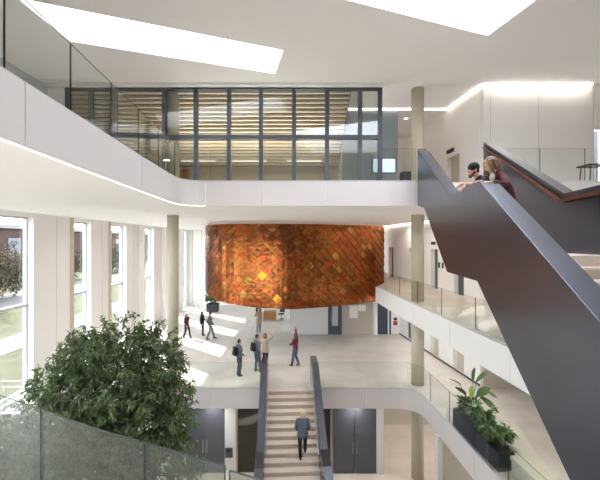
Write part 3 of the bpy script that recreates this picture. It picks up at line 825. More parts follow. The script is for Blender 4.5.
for y in (6, 9, 12, 15, 18, 21, 24): downlight(6.6, y, 2.90, 13, 'small recessed downlight in the ceiling over the right side of the main floor')
for x in (-9.5, -7.5): downlight(x, 24, 7.62, DLP, 'small recessed downlight in the white ceiling left of the drum')
for x in (-7, -4, 2.5): downlight(x, 16.8, -.86, 12, 'small recessed downlight above the lowest level doors')
for x, y in ((5, 18.5), (7, 18.5), (5, 20.6)): downlight(x, y, -.86, 3.5, 'small recessed downlight above the lowest level hall by the column')

# ------------------------------------------------------------ leaves, trees, plants
def add_leaf(bm, lay, p, d, up, L, W_, tone, fold=.25):
    d = d.normalized(); s = d.cross(up)
    if s.length < 1e-4: s = Vector((1, 0, 0))
    s.normalize(); n_ = s.cross(d)
    a = bm.verts.new(p); m1 = bm.verts.new(p + d * L * .5 - n_ * L * .03); tip = bm.verts.new(p + d * L - n_ * L * .12)
    l = bm.verts.new(p + d * L * .42 + s * W_ / 2 + n_ * W_ * fold); r = bm.verts.new(p + d * L * .42 - s * W_ / 2 + n_ * W_ * fold)
    for f in ((a, m1, l), (l, m1, tip), (a, r, m1), (r, tip, m1)):
        q = bm.faces.new(f); q[lay] = tone
def rnd_dir():
    while True:
        v = Vector((random.uniform(-1, 1), random.uniform(-1, 1), random.uniform(-1, 1)))
        if .05 < v.length < 1: return v.normalized()
def crown(blobs, nspr, nleaf, L, m, parent, name='foliage', inner=.35, spr=.35):
    bm = bmesh.new(); lay = bm.faces.layers.float.new('tone')
    vols = [b[3] ** 2 for b in blobs]; tot = sum(vols)
    twigs = bmesh.new()
    for bi, b in enumerate(blobs):
        c = Vector(b[:3]); rr = b[3]
        for _ in range(int(nspr * vols[bi] / tot)):
            d = rnd_dir(); rad = rr * (1 - inner * random.random() ** 2)
            p = c + Vector((d.x, d.y, d.z * (b[4] if len(b) > 4 else 1))) * rad
            g = (d + Vector((random.uniform(-.5, .5), random.uniform(-.5, .5), random.uniform(-.6, .3)))).normalized()
            q = p + g * spr
            cyl(twigs, p - g * spr * .5, q, .006, .003, 4, False)
            base = random.random()
            for j in range(nleaf):
                t_ = random.random()
                pp = p.lerp(q, t_) + rnd_dir() * .03
                dd = (g * .5 + rnd_dir() + Vector((0, 0, -.25))).normalized()
                add_leaf(bm, lay, pp, dd, Vector((random.uniform(-.3, .3), random.uniform(-.3, .3), 1)), L * random.uniform(.7, 1.2), L * .42, .6 * base + .4 * random.random())
    finish(name, bm, m, parent, recalc=False)
    return twigs
def limb(bm, pts, r0, r1, n_=8):
    for i in range(len(pts) - 1):
        t0 = i / (len(pts) - 1); t1 = (i + 1) / (len(pts) - 1)
        cyl(bm, pts[i], pts[i + 1], r0 + (r1 - r0) * t0, r0 + (r1 - r0) * t1, n_)
TY = 11.3
tsc = F / TY
def tp(px, py, dy=0): return ((px - 300) / tsc - tcx, dy, EYE - (py - YH) / tsc + 4.2)
tcx = (112 - 300) / tsc
TR = thing('indoor_tree', 'tall leafy green indoor tree in the left well of the atrium', 'tree', (tcx, TY, -4.2))
bl = []
for px, py, r_, dy in ((122, 352, 30, 0), (100, 350, 22, -.3), (148, 358, 26, .3), (80, 368, 26, .2), (118, 380, 44, -.4), (58, 388, 22, 0), (160, 388, 26, 0), (86, 410, 40, -.5), (140, 415, 40, -.2), (48, 412, 22, .2), (166, 428, 20, .2), (110, 445, 46, -.3), (60, 445, 34, .2), (160, 460, 30, -.1), (110, 480, 46, 0), (40, 450, 24, 0), (72, 352, 10, 0), (165, 366, 14, .1), (178, 405, 12, -.2), (24, 436, 26, .1), (6, 462, 34, 0), (38, 480, 30, -.2), (-14, 480, 26, 0), (182, 478, 14, .1)):
    x, y, z = tp(px, py, dy); bl.append((x, y, z, r_ / tsc))
tw = crown(bl, 2700, 16, .175, M['leaf'], TR, inner=.6, spr=.3)
limb(tw, [(0, 0, .35), (.05, .03, 2), (-.03, 0, 3.4), (0, 0, 4.2)], .13, .09)
for b in bl:
    limb(tw, [(0, 0, 3.0 + random.random()), (b[0] * .5, b[1] * .5, (b[2] + 3.6) / 2), (b[0], b[1], b[2])], .05, .012, 6)
finish('trunk', tw, M['bark'], TR)
t = thing('tree_planter', 'large round planter holding the indoor tree on the lowest floor', 'planter', (tcx, TY, LZ))
bm = bmesh.new(); cyl(bm, (0, 0, 0), (0, 0, .6), .75, .85, 28); finish('pot', bm, M['planter'], t)
bm = bmesh.new(); cyl(bm, (0, 0, .56), (0, 0, .61), .78, .78, 28); finish('soil', bm, M['soil'], t)

# planter with bench on the right gallery
t = thing('planter_box', 'long dark textured planter box behind the curved glass on the right', 'planter', (0, 0, 0))
prism('box_body', [(5.36, 13.15), (5.45, 13.3), (5.85, 13.3), (6.0, 10.5), (5.5, 10.4)], .01, .52, M['planter'], t)
prism('soil', [(5.42, 13.1), (5.83, 13.2), (5.94, 10.6), (5.56, 10.5)], .52, .535, M['soil'], t)
bn = [(5.9, 13.3), (6.1, 13.42)] + [(6.35, 13.1), (6.85, 12.45), (6.98, 12.2), (6.95, 11.9), (6.6, 10.5), (6.5, 9.2), (6.4, 8.9), (5.85, 8.9), (5.8, 10.35), (6.02, 10.4), (5.9, 12)]
t = thing('low_bench', 'low grey green bench top with rounded corners behind the long planter', 'bench', (0, 0, 0))
prism('bench_top', bn, .40, .5, M['benchtop'], t); prism('bench_base', [((x - 6.2) * .95 + 6.2 + .03, (y - 11) * .97 + 11) for x, y in bn], .0, .4, M['benchtop'], t)
def plant(name, label, loc, m, n_, L, spread, h, big=False, group=None):
    t = thing(name, label, 'plant', loc, 0, group)
    bm = bmesh.new(); lay = bm.faces.layers.float.new('tone'); st = bmesh.new()
    for i in range(n_):
        a = random.uniform(0, 6.283); rr = spread * math.sqrt(random.random()); hh = h * random.uniform(.35, 1)
        top = Vector((math.cos(a) * rr, math.sin(a) * rr, hh)); root = top * .15; root.z = 0
        cyl(st, root, top, .006, .004, 4)
        d = Vector((math.cos(a) , math.sin(a), random.uniform(-.6, .5))) + rnd_dir() * .5
        for k_ in range(4):
            add_leaf(bm, lay, root.lerp(top, random.uniform(.5, 1)), d + rnd_dir() * .8, Vector((0, 0, 1)), L * random.uniform(.7, 1.1), L * .5, random.random())
    finish('leaves', bm, m, t, recalc=False); finish('stem', st, M['bark'], t)
    return t
plant('leafy_plant', 'bushy dark green plant at the near end of the long dark planter', (5.78, 10.95, .53), M['leaf2'], 60, .26, .36, .5)
plant('leafy_plant', 'bushy green plant in the middle of the long dark planter', (5.75, 11.9, .53), M['leaf2'], 75, .24, .36, .66)
plant('leafy_plant', 'dark leafy plant below the tall paddle leaves in the planter', (5.72, 12.7, .53), M['leaf'], 65, .22, .32, .62)
t = thing('broad_leaf_plant', 'tall plant with large paddle leaves rising from the long planter', 'plant', (5.70, 12.55, .53))
def paddle(bm, lay, base, d, L, W_, droop, tone, roll=0):
    d = d.normalized(); s = d.cross(Vector((0, 0, 1))).normalized(); s = (Matrix.Rotation(roll, 3, d) @ s)
    n_ = s.cross(d); N = 9; rows = []
    for i in range(N + 1):
        f = i / N; w_ = W_ / 2 * math.sin(math.pi * min(1, f * .94 + .04)) ** .7
        c = base + d * L * f + Vector((0, 0, -droop * L * f * f))
        rows.append([bm.verts.new(c + s * w_ + n_ * w_ * .25), bm.verts.new(c), bm.verts.new(c - s * w_ + n_ * w_ * .25)])
    for a, b in zip(rows, rows[1:]):
        for j in (0, 1):
            q = bm.faces.new((a[j], a[j + 1], b[j + 1], b[j])); q[lay] = tone
def bigleaf(px, py, tx, ty, W_, m, name='leaf_blade', dy=0, tone=.4, roll=0):
    # leaf base at pixel (px,py), tip at (tx,ty), at the plant's depth
    Yd = 12.55 + dy; k_ = Yd / F
    b0 = Vector(((px - 300) * k_ - 5.70, dy, EYE - (py - YH) * k_ - .53)); b1 = Vector(((tx - 300) * k_ - 5.70, dy - .12, EYE - (ty - YH) * k_ - .53))
    bm = bmesh.new(); lay = bm.faces.layers.float.new('tone')
    d = b1 - b0; dr = .12
    paddle(bm, lay, b0, d + Vector((0, 0, dr * d.length)), d.length * 1.02, W_, dr, tone, roll)
    o = finish(name, bm, m, t, smooth=True, recalc=False)
    st = bmesh.new(); root = Vector((0, 0, 0)); mid = Vector((b0.x * .45, b0.y * .5, b0.z * .6))
    limb(st, [root, mid, b0 + d * .06], .014, .008, 6); finish('stem', st, M['leaf2'], o)
bigleaf(473, 383, 474, 365, .30, M['leaf2'], tone=.25, roll=1.2)
bigleaf(476, 382, 487, 369, .16, M['leaf2'], dy=.1, tone=.5, roll=.7)
bigleaf(461, 385, 446, 377, .17, M['leaf2'], dy=.1, tone=.2, roll=.3)
bigleaf(466, 395, 453, 385, .20, M['leaf2'], tone=.35, roll=.6)
bigleaf(469, 402, 457, 395, .22, M['leaf2'], dy=-.1, tone=.3, roll=.4)
bigleaf(471, 399, 472, 383, .30, M['leafy'], dy=-.15, tone=.4, roll=1.3)
bigleaf(477, 396, 489, 386, .28, M['leaf2'], dy=-.1, tone=.3, roll=.9)
bigleaf(480, 397, 495, 410, .27, M['leaf2'], dy=-.2, tone=.25, roll=.6)
bigleaf(486, 391, 494, 396, .16, M['leaf2'], dy=.1, tone=.3, roll=.4)
bigleaf(471, 404, 482, 402, .16, M['leaf2'], dy=-.2, tone=.4, roll=.4)
# small planter far left under the drum
t = thing('planter_tub', 'small dark planter tub on the main floor by the far windows', 'planter', (-8.05, 34.6, 0))
bm = bmesh.new(); box(bm, -.5, .5, -.4, .4, 0, .75); bev(bm, .04); finish('tub', bm, M['planter'], t)
B('soil', -.44, .44, -.34, .34, .75, .76, M['soil'], t)
plant('leafy_plant', 'leafy plant in the small dark tub by the far windows', (-8.05, 34.6, .76), M['leaf2'], 60, .38, .6, 1.0)

# furniture glimpsed below the drum
t = thing('reception_desk', 'small oak desk at the back of the main floor below the drum', 'desk', (-2.45, 30.6, 0))
B('desktop', -.5, .5, -.4, .4, .72, .76, M['oak'], t, .005); B('side_panel', -.5, -.46, -.38, .38, 0, .72, M['oak'], t); B('side_panel', .46, .5, -.38, .38, 0, .72, M['oak'], t); B('front_panel', -.46, .46, -.38, -.35, .1, .72, M['oak'], t)
for i, (x, y, lab) in enumerate(((-3.35, 30.7, 'black office chair left of the oak desk'), (-1.55, 30.9, 'black office chair right of the oak desk'))):
    t = thing('office_chair', lab, 'chair', (x, y, 0), R(20 * (1 - 2 * i)), 'black chairs at the oak desk')
    B('seat', -.24, .24, -.24, .24, .44, .52, M['black'], t, .03); B('backrest', -.22, .22, .2, .26, .58, 1.05, M['black'], t, .02)
    C('column_post', (0, 0, .1), (0, 0, .44), .03, M['black'], t, 8)
    for a in range(5): C('leg', (0, 0, .1), (.28 * math.cos(a * 1.257), .28 * math.sin(a * 1.257), .03), .018, M['black'], t, 6)

# ------------------------------------------------------------ outside
struct(prism('terrain_lawn', [(-300, -60), (-12.2, -60), (-12.2, 400), (-300, 400)], -.5, -.3, M['grass']))
struct(B('road_surface', -38, -29, -60, 400, -.3, -.27, M['road']))
struct(B('road_path', -20.5, -17.5, -60, 400, -.3, -.275, M['road']))
t = thing('distant_building', 'long brown building seen through the left windows', 'building', (-68, 150, -.3))
B('wall', -8, 8, -120, 130, 0, 9.5, M['brick'], t); B('roof', -8.5, 8.5, -121, 131, 9.5, 10.3, M['navy'], t)
for i in range(24):
    y = -100 + i * 9
    B('window_bay', 8.0, 8.12, y, y + 3.5, 3.5, 7.5, M['mull'], t)
for i, (x, y, h_, lab) in enumerate(((-36, 44, 5.6, 'pale bushy tree outside the nearest left window'), (-42, 66, 6.5, 'pale bushy tree outside seen in the second left window'), (-33, 34, 5.2, 'pale bushy tree outside at the left edge of the nearest window'), (-42, 86, 6.5, 'pale bushy tree outside seen in the third left window'), (-50, 58, 6.5, 'farthest pale tree outside the nearest left window'))):
    T_ = thing('street_tree', lab, 'tree', (x, y, -.3))
    bl = [(random.uniform(-3, 3), random.uniform(-3, 3), h_ * random.uniform(.3, .75), h_ * .28) for _ in range(9)]
    tw = crown(bl, 700, 7, .45, M['leafout'], T_, inner=.6, spr=.9)
    limb(tw, [(0, 0, 0), (.1, 0, h_ * .4), (0, .1, h_ * .75)], .2, .06)
    finish('trunk', tw, M['bark'], T_)

# ------------------------------------------------------------ people
def remeshed(name, bm, m, parent, vox, smooth_it=3):
    me = bpy.data.meshes.new(name); bm.to_mesh(me); bm.free()
    o = bpy.data.objects.new(name, me); COL.objects.link(o)
    r_ = o.modifiers.new('r', 'REMESH'); r_.mode = 'VOXEL'; r_.voxel_size = vox
    s_ = o.modifiers.new('s', 'SMOOTH'); s_.iterations = smooth_it; s_.factor = .5
    dg = bpy.context.evaluated_depsgraph_get(); dg.update()
    me2 = bpy.data.meshes.new_from_object(o.evaluated_get(dg), depsgraph=dg)
    o.modifiers.clear(); o.data = me2; bpy.data.meshes.remove(me)
    me2.materials.clear(); me2.materials.append(m)
    me2.polygons.foreach_set('use_smooth', [True] * len(me2.polygons))
    o.parent = parent; return o
def chain(bm, pts, radii, extra=0, seg=12):
    for i, (p, r_) in enumerate(zip(pts, radii)):
        sph(bm, p, r_ + extra, seg=seg)
        if i: cyl(bm, pts[i - 1], p, radii[i - 1] + extra, r_ + extra, seg)
def V3(*a): return Vector(a)
BASE = dict(pelvis=(0, 0, .95), waist=(0, .0, 1.10), chest=(0, .0, 1.30), neck=(0, -.005, 1.47), head=(0, .02, 1.63),
            shL=(-.175, 0, 1.42), shR=(.175, 0, 1.42), elL=(-.235, -.03, 1.14), elR=(.235, -.03, 1.14), wrL=(-.235, .06, .90), wrR=(.235, .06, .90),
            hiL=(-.09, 0, .90), hiR=(.09, 0, .90), knL=(-.10, .03, .50), knR=(.10, .03, .50), anL=(-.10, -.02, .09), anR=(.10, -.02, .09))
def person(label, loc, yaw, H, pose, outfit, vox=.014, face=False, look=None, name='person'):
    J = {k_: Vector(v_) for k_, v_ in BASE.items()}
    for k_, v_ in pose.items():
        if k_ in J: J[k_] = Vector(v_)
    P = thing(name, label, 'person', loc, yaw); P.scale = (H / 1.75,) * 3
    hd = J['head']; lk = Vector(look or (0, 1, 0)).normalized()
    up = Vector((0, 0, 1)); side = lk.cross(up).normalized(); hu = side.cross(lk)
    HR = Matrix((side, lk, hu)).transposed().to_4x4()
    def hp(x, y, z): return hd + side * x + lk * y + hu * z
    bm = bmesh.new()
    # torso
    def torso(bm, e=0):
        pel, wa, ch = J['pelvis'], J['waist'], J['chest']
        for a, b, ra, rb_ in ((J['hiL'], J['hiR'], .095, .095), (pel, wa, .115, .105), (wa, ch, .105, .12), (J['shL'], J['shR'], .062, .062), (ch, J['neck'], .11, .06)):
            chain(bm, [a, b], [ra, rb_], e)
        for s in (-1, 1):
            o1 = Vector((s * .055, 0, 0))
            chain(bm, [pel + o1, wa + o1 * .9, ch + o1 * 1.3], [.1, .092, .105], e)
            chain(bm, [ch + o1 * 1.3, J['shL' if s < 0 else 'shR']], [.1, .06], e)
    torso(bm)
    chain(bm, [J['neck'] - Vector((0, 0, .03)), hp(0, -.025, -.07)], [.056, .052])
    sph(bm, hp(0, -.012, .03), .092, (.84, 1.0, 1.02), 16, HR)
    sph(bm, hp(0, .022, -.045), .066, (.86, .95, 1.15), 14, HR)
    sph(bm, hp(0, .098, -.02), .014, (.8, 1.1, 1.3), 8, HR); sph(bm, hp(0, .088, .005), .010, (.7, 1, 2), 8, HR)
    sph(bm, hp(0, .07, -.09), .022, (1.1, .9, .8), 8, HR)
    sph(bm, hp(0, .085, -.062), .014, (1.5, .7, .7), 8, HR)
    for s in (-1, 1): sph(bm, hp(s * .08, -.01, -.012), .024, (.45, .8, 1.25), 8, HR)
    for sd in 'LR':
        s = -1 if sd == 'L' else 1
        chain(bm, [J['sh' + sd], J['el' + sd], J['wr' + sd]], [.052, .04, .028])
        chain(bm, [J['hi' + sd], J['hi' + sd].lerp(J['kn' + sd], .4), J['kn' + sd], J['kn' + sd].lerp(J['an' + sd], .35) + Vector((0, -.01, 0)), J['an' + sd]], [.088, .078, .052, .052, .036])
        # hand: palm, four fingers and a thumb
        fa = (J['wr' + sd] - J['el' + sd]).normalized()
        hd_dir = Vector(pose.get('hand' + sd, fa)).normalized()
        pn = Vector(pose.get('palm' + sd, (-s, 0, 0.001)))
        pn = (pn - hd_dir * pn.dot(hd_dir)).normalized(); sv = hd_dir.cross(pn).normalized()
        if sv.dot(Vector((0, 1, 0))) < 0 and abs(sv.y) > .2: sv = -sv
        w0 = J['wr' + sd]
        chain(bm, [w0, w0 + hd_dir * .05, w0 + hd_dir * .085], [.026, .026, .022])
        for q in (-.02, 0, .02): chain(bm, [w0 + hd_dir * .03 + sv * q * .7, w0 + hd_dir * .09 + sv * q], [.018, .015])
        for fi, fl in enumerate((.068, .078, .072, .056)):
            q = (1.5 - fi) * .019
            b0 = w0 + hd_dir * .088 + sv * q
            b1 = b0 + hd_dir * fl * .45 + pn * .006; b2 = b1 + (hd_dir + pn * .45).normalized() * fl * .35; b3 = b2 + (hd_dir + pn * .9).normalized() * fl * .25
            chain(bm, [b0, b1, b2, b3], [.0105, .0098, .0092, .0085], seg=8)
        t0 = w0 + hd_dir * .03 + sv * .02; t1 = t0 + (hd_dir * .6 + sv * .8).normalized() * .035; t2 = t1 + (hd_dir + sv * .25 + pn * .2).normalized() * .045
        chain(bm, [t0, t1, t2], [.014, .012, .010], seg=8)
        a0 = J['an' + sd]
        ft = Vector(pose.get('foot' + sd, (0, 1, 0))).normalized()
        chain(bm, [a0, a0 + Vector((0, 0, -.045)) - ft * .03], [.036, .035]); chain(bm, [a0 + Vector((0, 0, -.045)) - ft * .03, a0 + Vector((0, 0, -.055)) + ft * .13], [.034, .028])
    remeshed('body', bm, outfit.get('skin', M['skin']), P, min(vox, .0125) if not face else vox)
    # trousers
    bm = bmesh.new()
    chain(bm, [J['hiL'], J['hiR']], [.1, .1], .012); chain(bm, [J['pelvis'], J['waist'].lerp(J['pelvis'], .3)], [.115, .108], .012)
    for s in (-1, 1):
        o1 = Vector((s * .05, 0, 0)); chain(bm, [J['pelvis'] + o1, J['waist'].lerp(J['pelvis'], .3) + o1], [.1, .095], .012)
    for sd in 'LR':
        K, A, Hh = J['kn' + sd], J['an' + sd], J['hi' + sd]
        chain(bm, [Hh, Hh.lerp(K, .4), K, K.lerp(A, .35) + Vector((0, -.01, 0)), A + (K - A).normalized() * .02], [.09, .08, .056, .056, .046], .014)
    remeshed('trousers', bm, outfit['trousers'], P, vox)
    # top
    bm = bmesh.new(); torso(bm, .016)
    tl2 = outfit.get('long', 0)
    if tl2:
        dn_ = Vector((0, 0, -tl2)); p0 = J['pelvis']
        for s in (-1, 0, 1): chain(bm, [p0 + Vector((s * .06, 0, 0)), p0 + Vector((s * .075, 0, 0)) + dn_], [.115, .12], .02)
    for sd in 'LR':
        E, Wr = J['el' + sd], J['wr' + sd]
        slv = outfit.get('sleeve', .94)
        chain(bm, [J['sh' + sd], E, E.lerp(Wr, slv)], [.056, .045, .036], .014)
    remeshed('jacket' if outfit.get('jacket') else 'sweater', bm, outfit['top'], P, vox)
    # shoes
    for sd in 'LR':
        bm = bmesh.new(); a0 = J['an' + sd]; ft = Vector(pose.get('foot' + sd, (0, 1, 0))).normalized()
        chain(bm, [a0 + Vector((0, 0, -.045)) - ft * .035, a0 + Vector((0, 0, -.05)) + ft * .05, a0 + Vector((0, 0, -.055)) + ft * .14], [.043, .042, .034])
        remeshed('shoe', bm, outfit.get('shoes', M['black']), P, vox)
    # hair
    bm = bmesh.new(); hs = outfit.get('hairstyle', 'short')
    sph(bm, hp(0, -.028, .048), .099, (.86, .98, .92), 16, HR)
    if hs == 'long':
        for x in (-.06, -.03, 0, .03, .06):
            chain(bm, [hp(x, -.06, .04), hp(x * 1.25, -.07, -.06), hp(x * 1.3, -.06, -.17)], [.045, .045, .03])
        for s in (-1, 1): chain(bm, [hp(s * .07, .01, .05), hp(s * .088, .0, -.04), hp(s * .085, -.005, -.14)], [.03, .027, .02])
    elif hs == 'full':
        sph(bm, hp(0, -.05, .04), .11, (.92, 1.0, .92), 16, HR)
        for x in (-.07, -.035, 0, .035, .07):
            chain(bm, [hp(x, -.075, .04), hp(x * 1.25, -.12, -.06), hp(x * 1.3, -.14, -.15), hp(x * 1.3, -.13, -.20)], [.055, .06, .05, .025])
        for s in (-1, 1): chain(bm, [hp(s * .07, .02, .05), hp(s * .092, .01, -.03), hp(s * .095, -.01, -.11), hp(s * .10, -.03, -.17)], [.034, .034, .036, .02])
    elif hs == 'bun':
        sph(bm, hp(0, -.11, .07), .04); 
    else:
        sph(bm, hp(0, -.06, -.02), .07, (.95, .7, .9), 12, HR)
    if hs != 'none': remeshed('hair', bm, outfit['hair'], P, vox)
    else: bm.free()
    if outfit.get('hat'):
        bm = bmesh.new(); sph(bm, hp(0, -.02, .05), .108, (.88, 1.0, .88), 18, HR)
        chain(bm, [hp(0, .07, .045), hp(.08, .0, .03), hp(0, -.10, .015), hp(-.08, .0, .03), hp(0, .07, .045)], [.022] * 5)
        remeshed('beanie', bm, outfit['hat'], P, vox)
    if outfit.get('beard'):
        bm = bmesh.new(); chain(bm, [hp(-.062, .02, -.05), hp(-.04, .065, -.095), hp(0, .08, -.112), hp(.04, .065, -.095), hp(.062, .02, -.05)], [.02, .026, .03, .026, .02])
        remeshed('beard', bm, outfit['beard'], P, vox)
    if outfit.get('collar'):
        bm = bmesh.new(); nk = J['neck']
        chain(bm, [nk + Vector((0, .0, -.035)), nk + Vector((0, .02, .03))], [.075, .066]); sph(bm, nk + Vector((0, .035, -.06)), .062)
        remeshed('shirt_collar', bm, outfit['collar'], P, vox)
    if face:
        for s in (-1, 1):
            bm = bmesh.new(); sph(bm, hp(s * .03, .078, .004), .011); e_ = finish('eye', bm, M['paper'], P, smooth=True)
            bm = bmesh.new(); sph(bm, hp(s * .03, .0865, .004), .0055); finish('iris', bm, M['black'], e_, smooth=True)
            bm = bmesh.new(); chain(bm, [hp(s * .016, .089, .024), hp(s * .045, .078, .024)], [.004, .004], seg=8); finish('eyebrow', bm, outfit['hair'], P, smooth=True)
        bm = bmesh.new(); chain(bm, [hp(-.02, .088, -.062), hp(0, .096, -.063), hp(.02, .088, -.062)], [.005, .006, .005], seg=8); finish('lips', bm, mat('lips', S(176, 104, 96), .5, noise=.02), P, smooth=True)
    return P
def cloth(name, c, n_=.12): return mat(name, c, .85, noise=n_, nscale=18, bump=.15, bscale=50)
M['maroon'] = cloth('maroon_wool', S(84, 36, 46), .25); M['charcoal'] = cloth('charcoal_cloth', S(66, 68, 74)); M['greyc'] = cloth('grey_cloth', S(112, 114, 120))
M['blk'] = cloth('black_cloth', S(34, 34, 38)); M['jeans'] = cloth('blue_denim', S(78, 96, 122)); M['beige'] = cloth('beige_cloth', S(186, 170, 146)); M['olive'] = cloth('patterned_olive', S(122, 110, 88), .4)
M['slate'] = cloth('slate_blue_cloth', S(92, 100, 116)); M['burg'] = cloth('burgundy_cloth', S(112, 52, 66))
M['hb'] = mat('brown_hair', S(98, 68, 46), .55, noise=.3, nscale=30, stretch=(4, 4, 1)); M['hd'] = mat('dark_hair', S(44, 34, 30), .5, noise=.2, nscale=30); M['hbl'] = mat('blonde_hair', S(208, 188, 152), .55, noise=.2, nscale=30)
M['hlb'] = mat('light_brown_hair', S(126, 92, 64), .5, noise=.35, nscale=26, stretch=(5, 5, 1)); M['beardm'] = mat('ginger_beard', S(120, 78, 50), .8, noise=.3, nscale=40)
M['brshoe'] = mat('brown_leather', S(112, 78, 56), .5, noise=.1)

walk = dict(knL=(-.09, .18, .52), anL=(-.09, .28, .12), knR=(.10, -.02, .50), anR=(.10, -.26, .15), elL=(-.24, -.12, 1.15), wrL=(-.22, -.08, .91), elR=(.24, .04, 1.15), wrR=(.22, .2, .95))
walk['anL'] = (-.09, .27, .10); walk['anR'] = (.10, -.20, .10); walk['pelvis'] = (0, 0, .93)
person('person in a maroon top and black trousers walking near the far left windows', (-7.55, 25.0, 0), R(-120), 1.62, walk, dict(top=M['maroon'], trousers=M['blk'], hair=M['hb'], hairstyle='long'))
person('person in all dark clothes, middle of the walking trio by the left windows', (-6.7, 25.7, 0), R(-100), 1.64, dict(elL=(-.22, .02, 1.12), wrL=(-.12, .2, 1.12), knR=(.1, .1, .5), anR=(.1, .1, .1)), dict(top=M['blk'], trousers=M['blk'], hair=M['hb'], hairstyle='long'))
person('person in dark jacket and grey trousers, rightmost of the walking trio', (-5.93, 24.7, 0), R(-70), 1.80, walk, dict(top=M['charcoal'], trousers=M['greyc'], hair=M['hd'], jacket=True))
p4 = person('person in slate top and charcoal trousers wearing a backpack, standing alone', (-2.91, 17.95, 0), R(-60), 1.74, dict(elR=(.23, .0, 1.14), wrR=(.16, .16, 1.0)), dict(top=M['slate'], trousers=M['charcoal'], hair=M['hd'], jacket=True))
p5 = person('person in a grey top and blue jeans wearing a black backpack beside the stair top', (-2.12, 18.5, 0), R(-55), 1.84, dict(knR=(.12, .08, .5), anR=(.14, .1, .09)), dict(top=M['greyc'], trousers=M['jeans'], hair=M['hd'], jacket=True))
person('person in a beige jacket and black trousers raising one arm behind the stair side', (-1.80, 19.4, 0), R(-30), 1.68, dict(elR=(.33, .12, 1.52), wrR=(.42, .2, 1.76), handR=(.3, .1, 1), elL=(-.26, .08, 1.18), wrL=(-.16, .24, 1.12)), dict(top=M['beige'], trousers=M['blk'], hair=M['hlb'], hairstyle='long', jacket=True, long=.12))
person('person in a long beige coat standing at the back below the drum', (-2.93, 26.6, 0), R(-150), 1.74, dict(elR=(.3, .08, 1.2), wrR=(.38, .22, 1.3)), dict(top=M['beige'], trousers=M['greyc'], hair=M['hd'], jacket=True, long=.35))
person('person in burgundy top and blue jeans raising one arm straight up', (-.23, 19.35, 0), R(65), 1.72, dict(elR=(.2, .06, 1.66), wrR=(.17, .08, 1.92), handR=(0, .05, 1), shR=(.16, 0, 1.46), elL=(-.24, .1, 1.18), wrL=(-.14, .26, 1.14), knL=(-.1, .1, .5), anL=(-.12, .16, .1), anR=(.1, -.14, .1)), dict(top=M['burg'], trousers=M['jeans'], hair=M['hb'], hairstyle='long', shoes=M['brshoe']))
# climbing woman: step index under her feet
kx = .0
yw = 13.72
def steptop(yworld):
    yl_ = yworld - 16.4
    i = max(0, math.ceil((-.28 - yl_) / run)) if yl_ < -.28 else 0
    return -i * rise
zf = steptop(13.62)
person('person with blonde hair in a slate jacket and black trousers climbing the central stair', (.10, yw, zf), R(3), 1.74, dict(knR=(.10, .17, .62), anR=(.10, .13, .26), anL=(-.09, -.06, .09), knL=(-.10, .0, .5), chest=(0, .05, 1.3), neck=(0, .08, 1.46), head=(0, .11, 1.61), shL=(-.17, .05, 1.41), shR=(.17, .05, 1.41), elL=(-.25, .02, 1.15), wrL=(-.2, .16, 1.0), elR=(.25, .02, 1.15), wrR=(.2, .16, 1.0)), dict(top=M['slate'], trousers=M['blk'], hair=M['hbl'], hairstyle='long', jacket=True, long=.06))
# two people leaning on the dark balustrade of the landing
lean_w = dict(pelvis=(0, -.02, .93), waist=(0, .0, 1.07), chest=(0, .09, 1.27), neck=(0, .20, 1.43), head=(0, .31, 1.60), shL=(-.17, .14, 1.37), shR=(.17, .14, 1.37),
              elL=(-.42, .16, 1.17), wrL=(-.46, .46, 1.215), elR=(.22, .18, 1.24), wrR=(.06, .40, 1.31), handL=(.25, 1, 0), handR=(-.3, 1, 0), palmL=(0, 0, -1), palmR=(0, 0, -1),
              hiL=(-.09, -.02, .9), hiR=(.09, -.02, .9), knL=(-.1, -.06, .5), knR=(.1, .02, .5), anL=(-.1, -.12, .09), anR=(.1, -.12, .09))
person('person with light brown hair in a maroon sweater leaning on the dark balustrade', (3.50, 6.34, 6.18), R(84), 1.68, lean_w, dict(top=M['maroon'], trousers=M['blk'], hair=M['hlb'], hairstyle='full', collar=M['paper'], sleeve=.75), vox=.008, face=True, look=(-.15, 1, -.12))
lean_m = dict(lean_w)
lean_m.update(head=(0, .40, 1.55), neck=(0, .29, 1.39), chest=(0, .16, 1.24), elL=(-.22, .40, 1.235), wrL=(-.14, .60, 1.27), elR=(.2, .40, 1.235), wrR=(.02, .60, 1.30), handL=(0, .5, -.8), handR=(-.2, .8, -.3), shL=(-.19, .22, 1.35), shR=(.19, .22, 1.35))
person('person with a black beanie and beard in a black jacket leaning over the dark balustrade', (3.72, 7.15, 6.18), R(88), 1.80, lean_m, dict(top=M['blk'], trousers=M['charcoal'], hair=M['hd'], hat=M['blk'], beard=M['beardm'], jacket=True, sleeve=.3, skin=M['skin']), vox=.008, face=True, look=(-.1, 1, -.2))

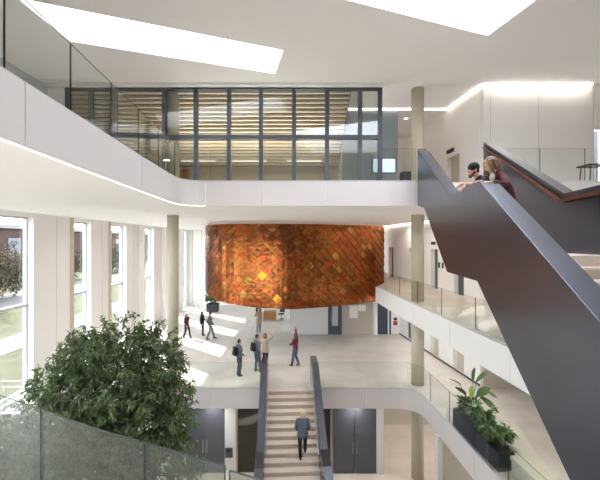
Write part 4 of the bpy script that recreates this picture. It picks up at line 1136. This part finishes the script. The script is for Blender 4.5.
def backpack(label, loc, yaw):
    t = thing('backpack', label, 'backpack', loc, yaw)
    bm = bmesh.new(); box(bm, -.14, .14, -.16, 0, 0, .42); bev(bm, .05, 3); finish('main_bag', bm, M['blk'], t, smooth=True)
    bm = bmesh.new(); box(bm, -.10, .10, -.20, -.15, .03, .22); bev(bm, .025, 2); finish('front_pocket', bm, M['charcoal'], t, smooth=True)
    for s in (-1, 1):
        bm = bmesh.new(); pts = [(s * .1, .0, .44), (s * .11, .10, .47), (s * .12, .24, .36), (s * .13, .25, .2), (s * .12, .1, .06), (s * .11, .0, .04)]
        limb(bm, [Vector(p) for p in pts], .018, .018, 6); finish('strap', bm, M['blk'], t)
for P_, lab, H in ((p4, 'black backpack worn by the person alone by the sun patches', 1.74), (p5, 'black backpack worn by the person in blue jeans', 1.84)):
    a = P_.rotation_euler.z; k_ = H / 1.75
    bx_ = P_.location + Vector((math.sin(a) * .135 * k_, -math.cos(a) * .135 * k_, 1.0 * k_))
    backpack(lab, bx_, a)

# ------------------------------------------------------------ world, sun, camera
wd = bpy.data.worlds.new('World'); SC.world = wd; wd.use_nodes = True
nt = wd.node_tree; bg = nt.nodes['Background']
sk = nt.nodes.new('ShaderNodeTexSky'); sk.sky_type = 'NISHITA'; sk.sun_disc = False; sk.sun_elevation = R(37.5); sk.sun_rotation = R(0); sk.air_density = 1; sk.dust_density = 3
mx = nt.nodes.new('ShaderNodeMix'); mx.data_type = 'RGBA'; mx.inputs[0].default_value = .85
nt.links.new(sk.outputs['Color'], mx.inputs[6]); mx.inputs[7].default_value = (.97, .985, 1.0, 1)
nt.links.new(mx.outputs[2], bg.inputs['Color']); bg.inputs['Strength'].default_value = 3.0
sd = bpy.data.lights.new('sun', 'SUN'); sd.energy = 10.5; sd.angle = R(.6); sd.color = (1, .975, .94)
so = bpy.data.objects.new('sun', sd); COL.objects.link(so)
el = R(37.8); dv = Vector((.76, -.65, 0)).normalized() * math.cos(el) + Vector((0, 0, -math.sin(el)))
so.rotation_euler = dv.to_track_quat('-Z', 'Y').to_euler(); so.location = (-30, 40, 30)

cd = bpy.data.cameras.new('camera'); cam = bpy.data.objects.new('camera', cd); COL.objects.link(cam)
cd.sensor_fit = 'HORIZONTAL'; cd.sensor_width = 36; cd.lens = F / 600 * 36; cd.shift_y = 2 / 600; cd.clip_end = 1000; cd.clip_start = .05
cam.location = (0, 0, EYE); cam.rotation_euler = (R(90), 0, 0)
SC.camera = cam
vs = SC.view_settings; vs.view_transform = 'Standard'; vs.look = 'None'; vs.gamma = 1; vs.use_curve_mapping = False; vs.exposure = 1.02
SC.cycles.use_denoising = True
SC.cycles.max_bounces = 10; SC.cycles.diffuse_bounces = 6; SC.cycles.transparent_max_bounces = 16; SC.cycles.glossy_bounces = 4
SC.cycles.sample_clamp_indirect = 6
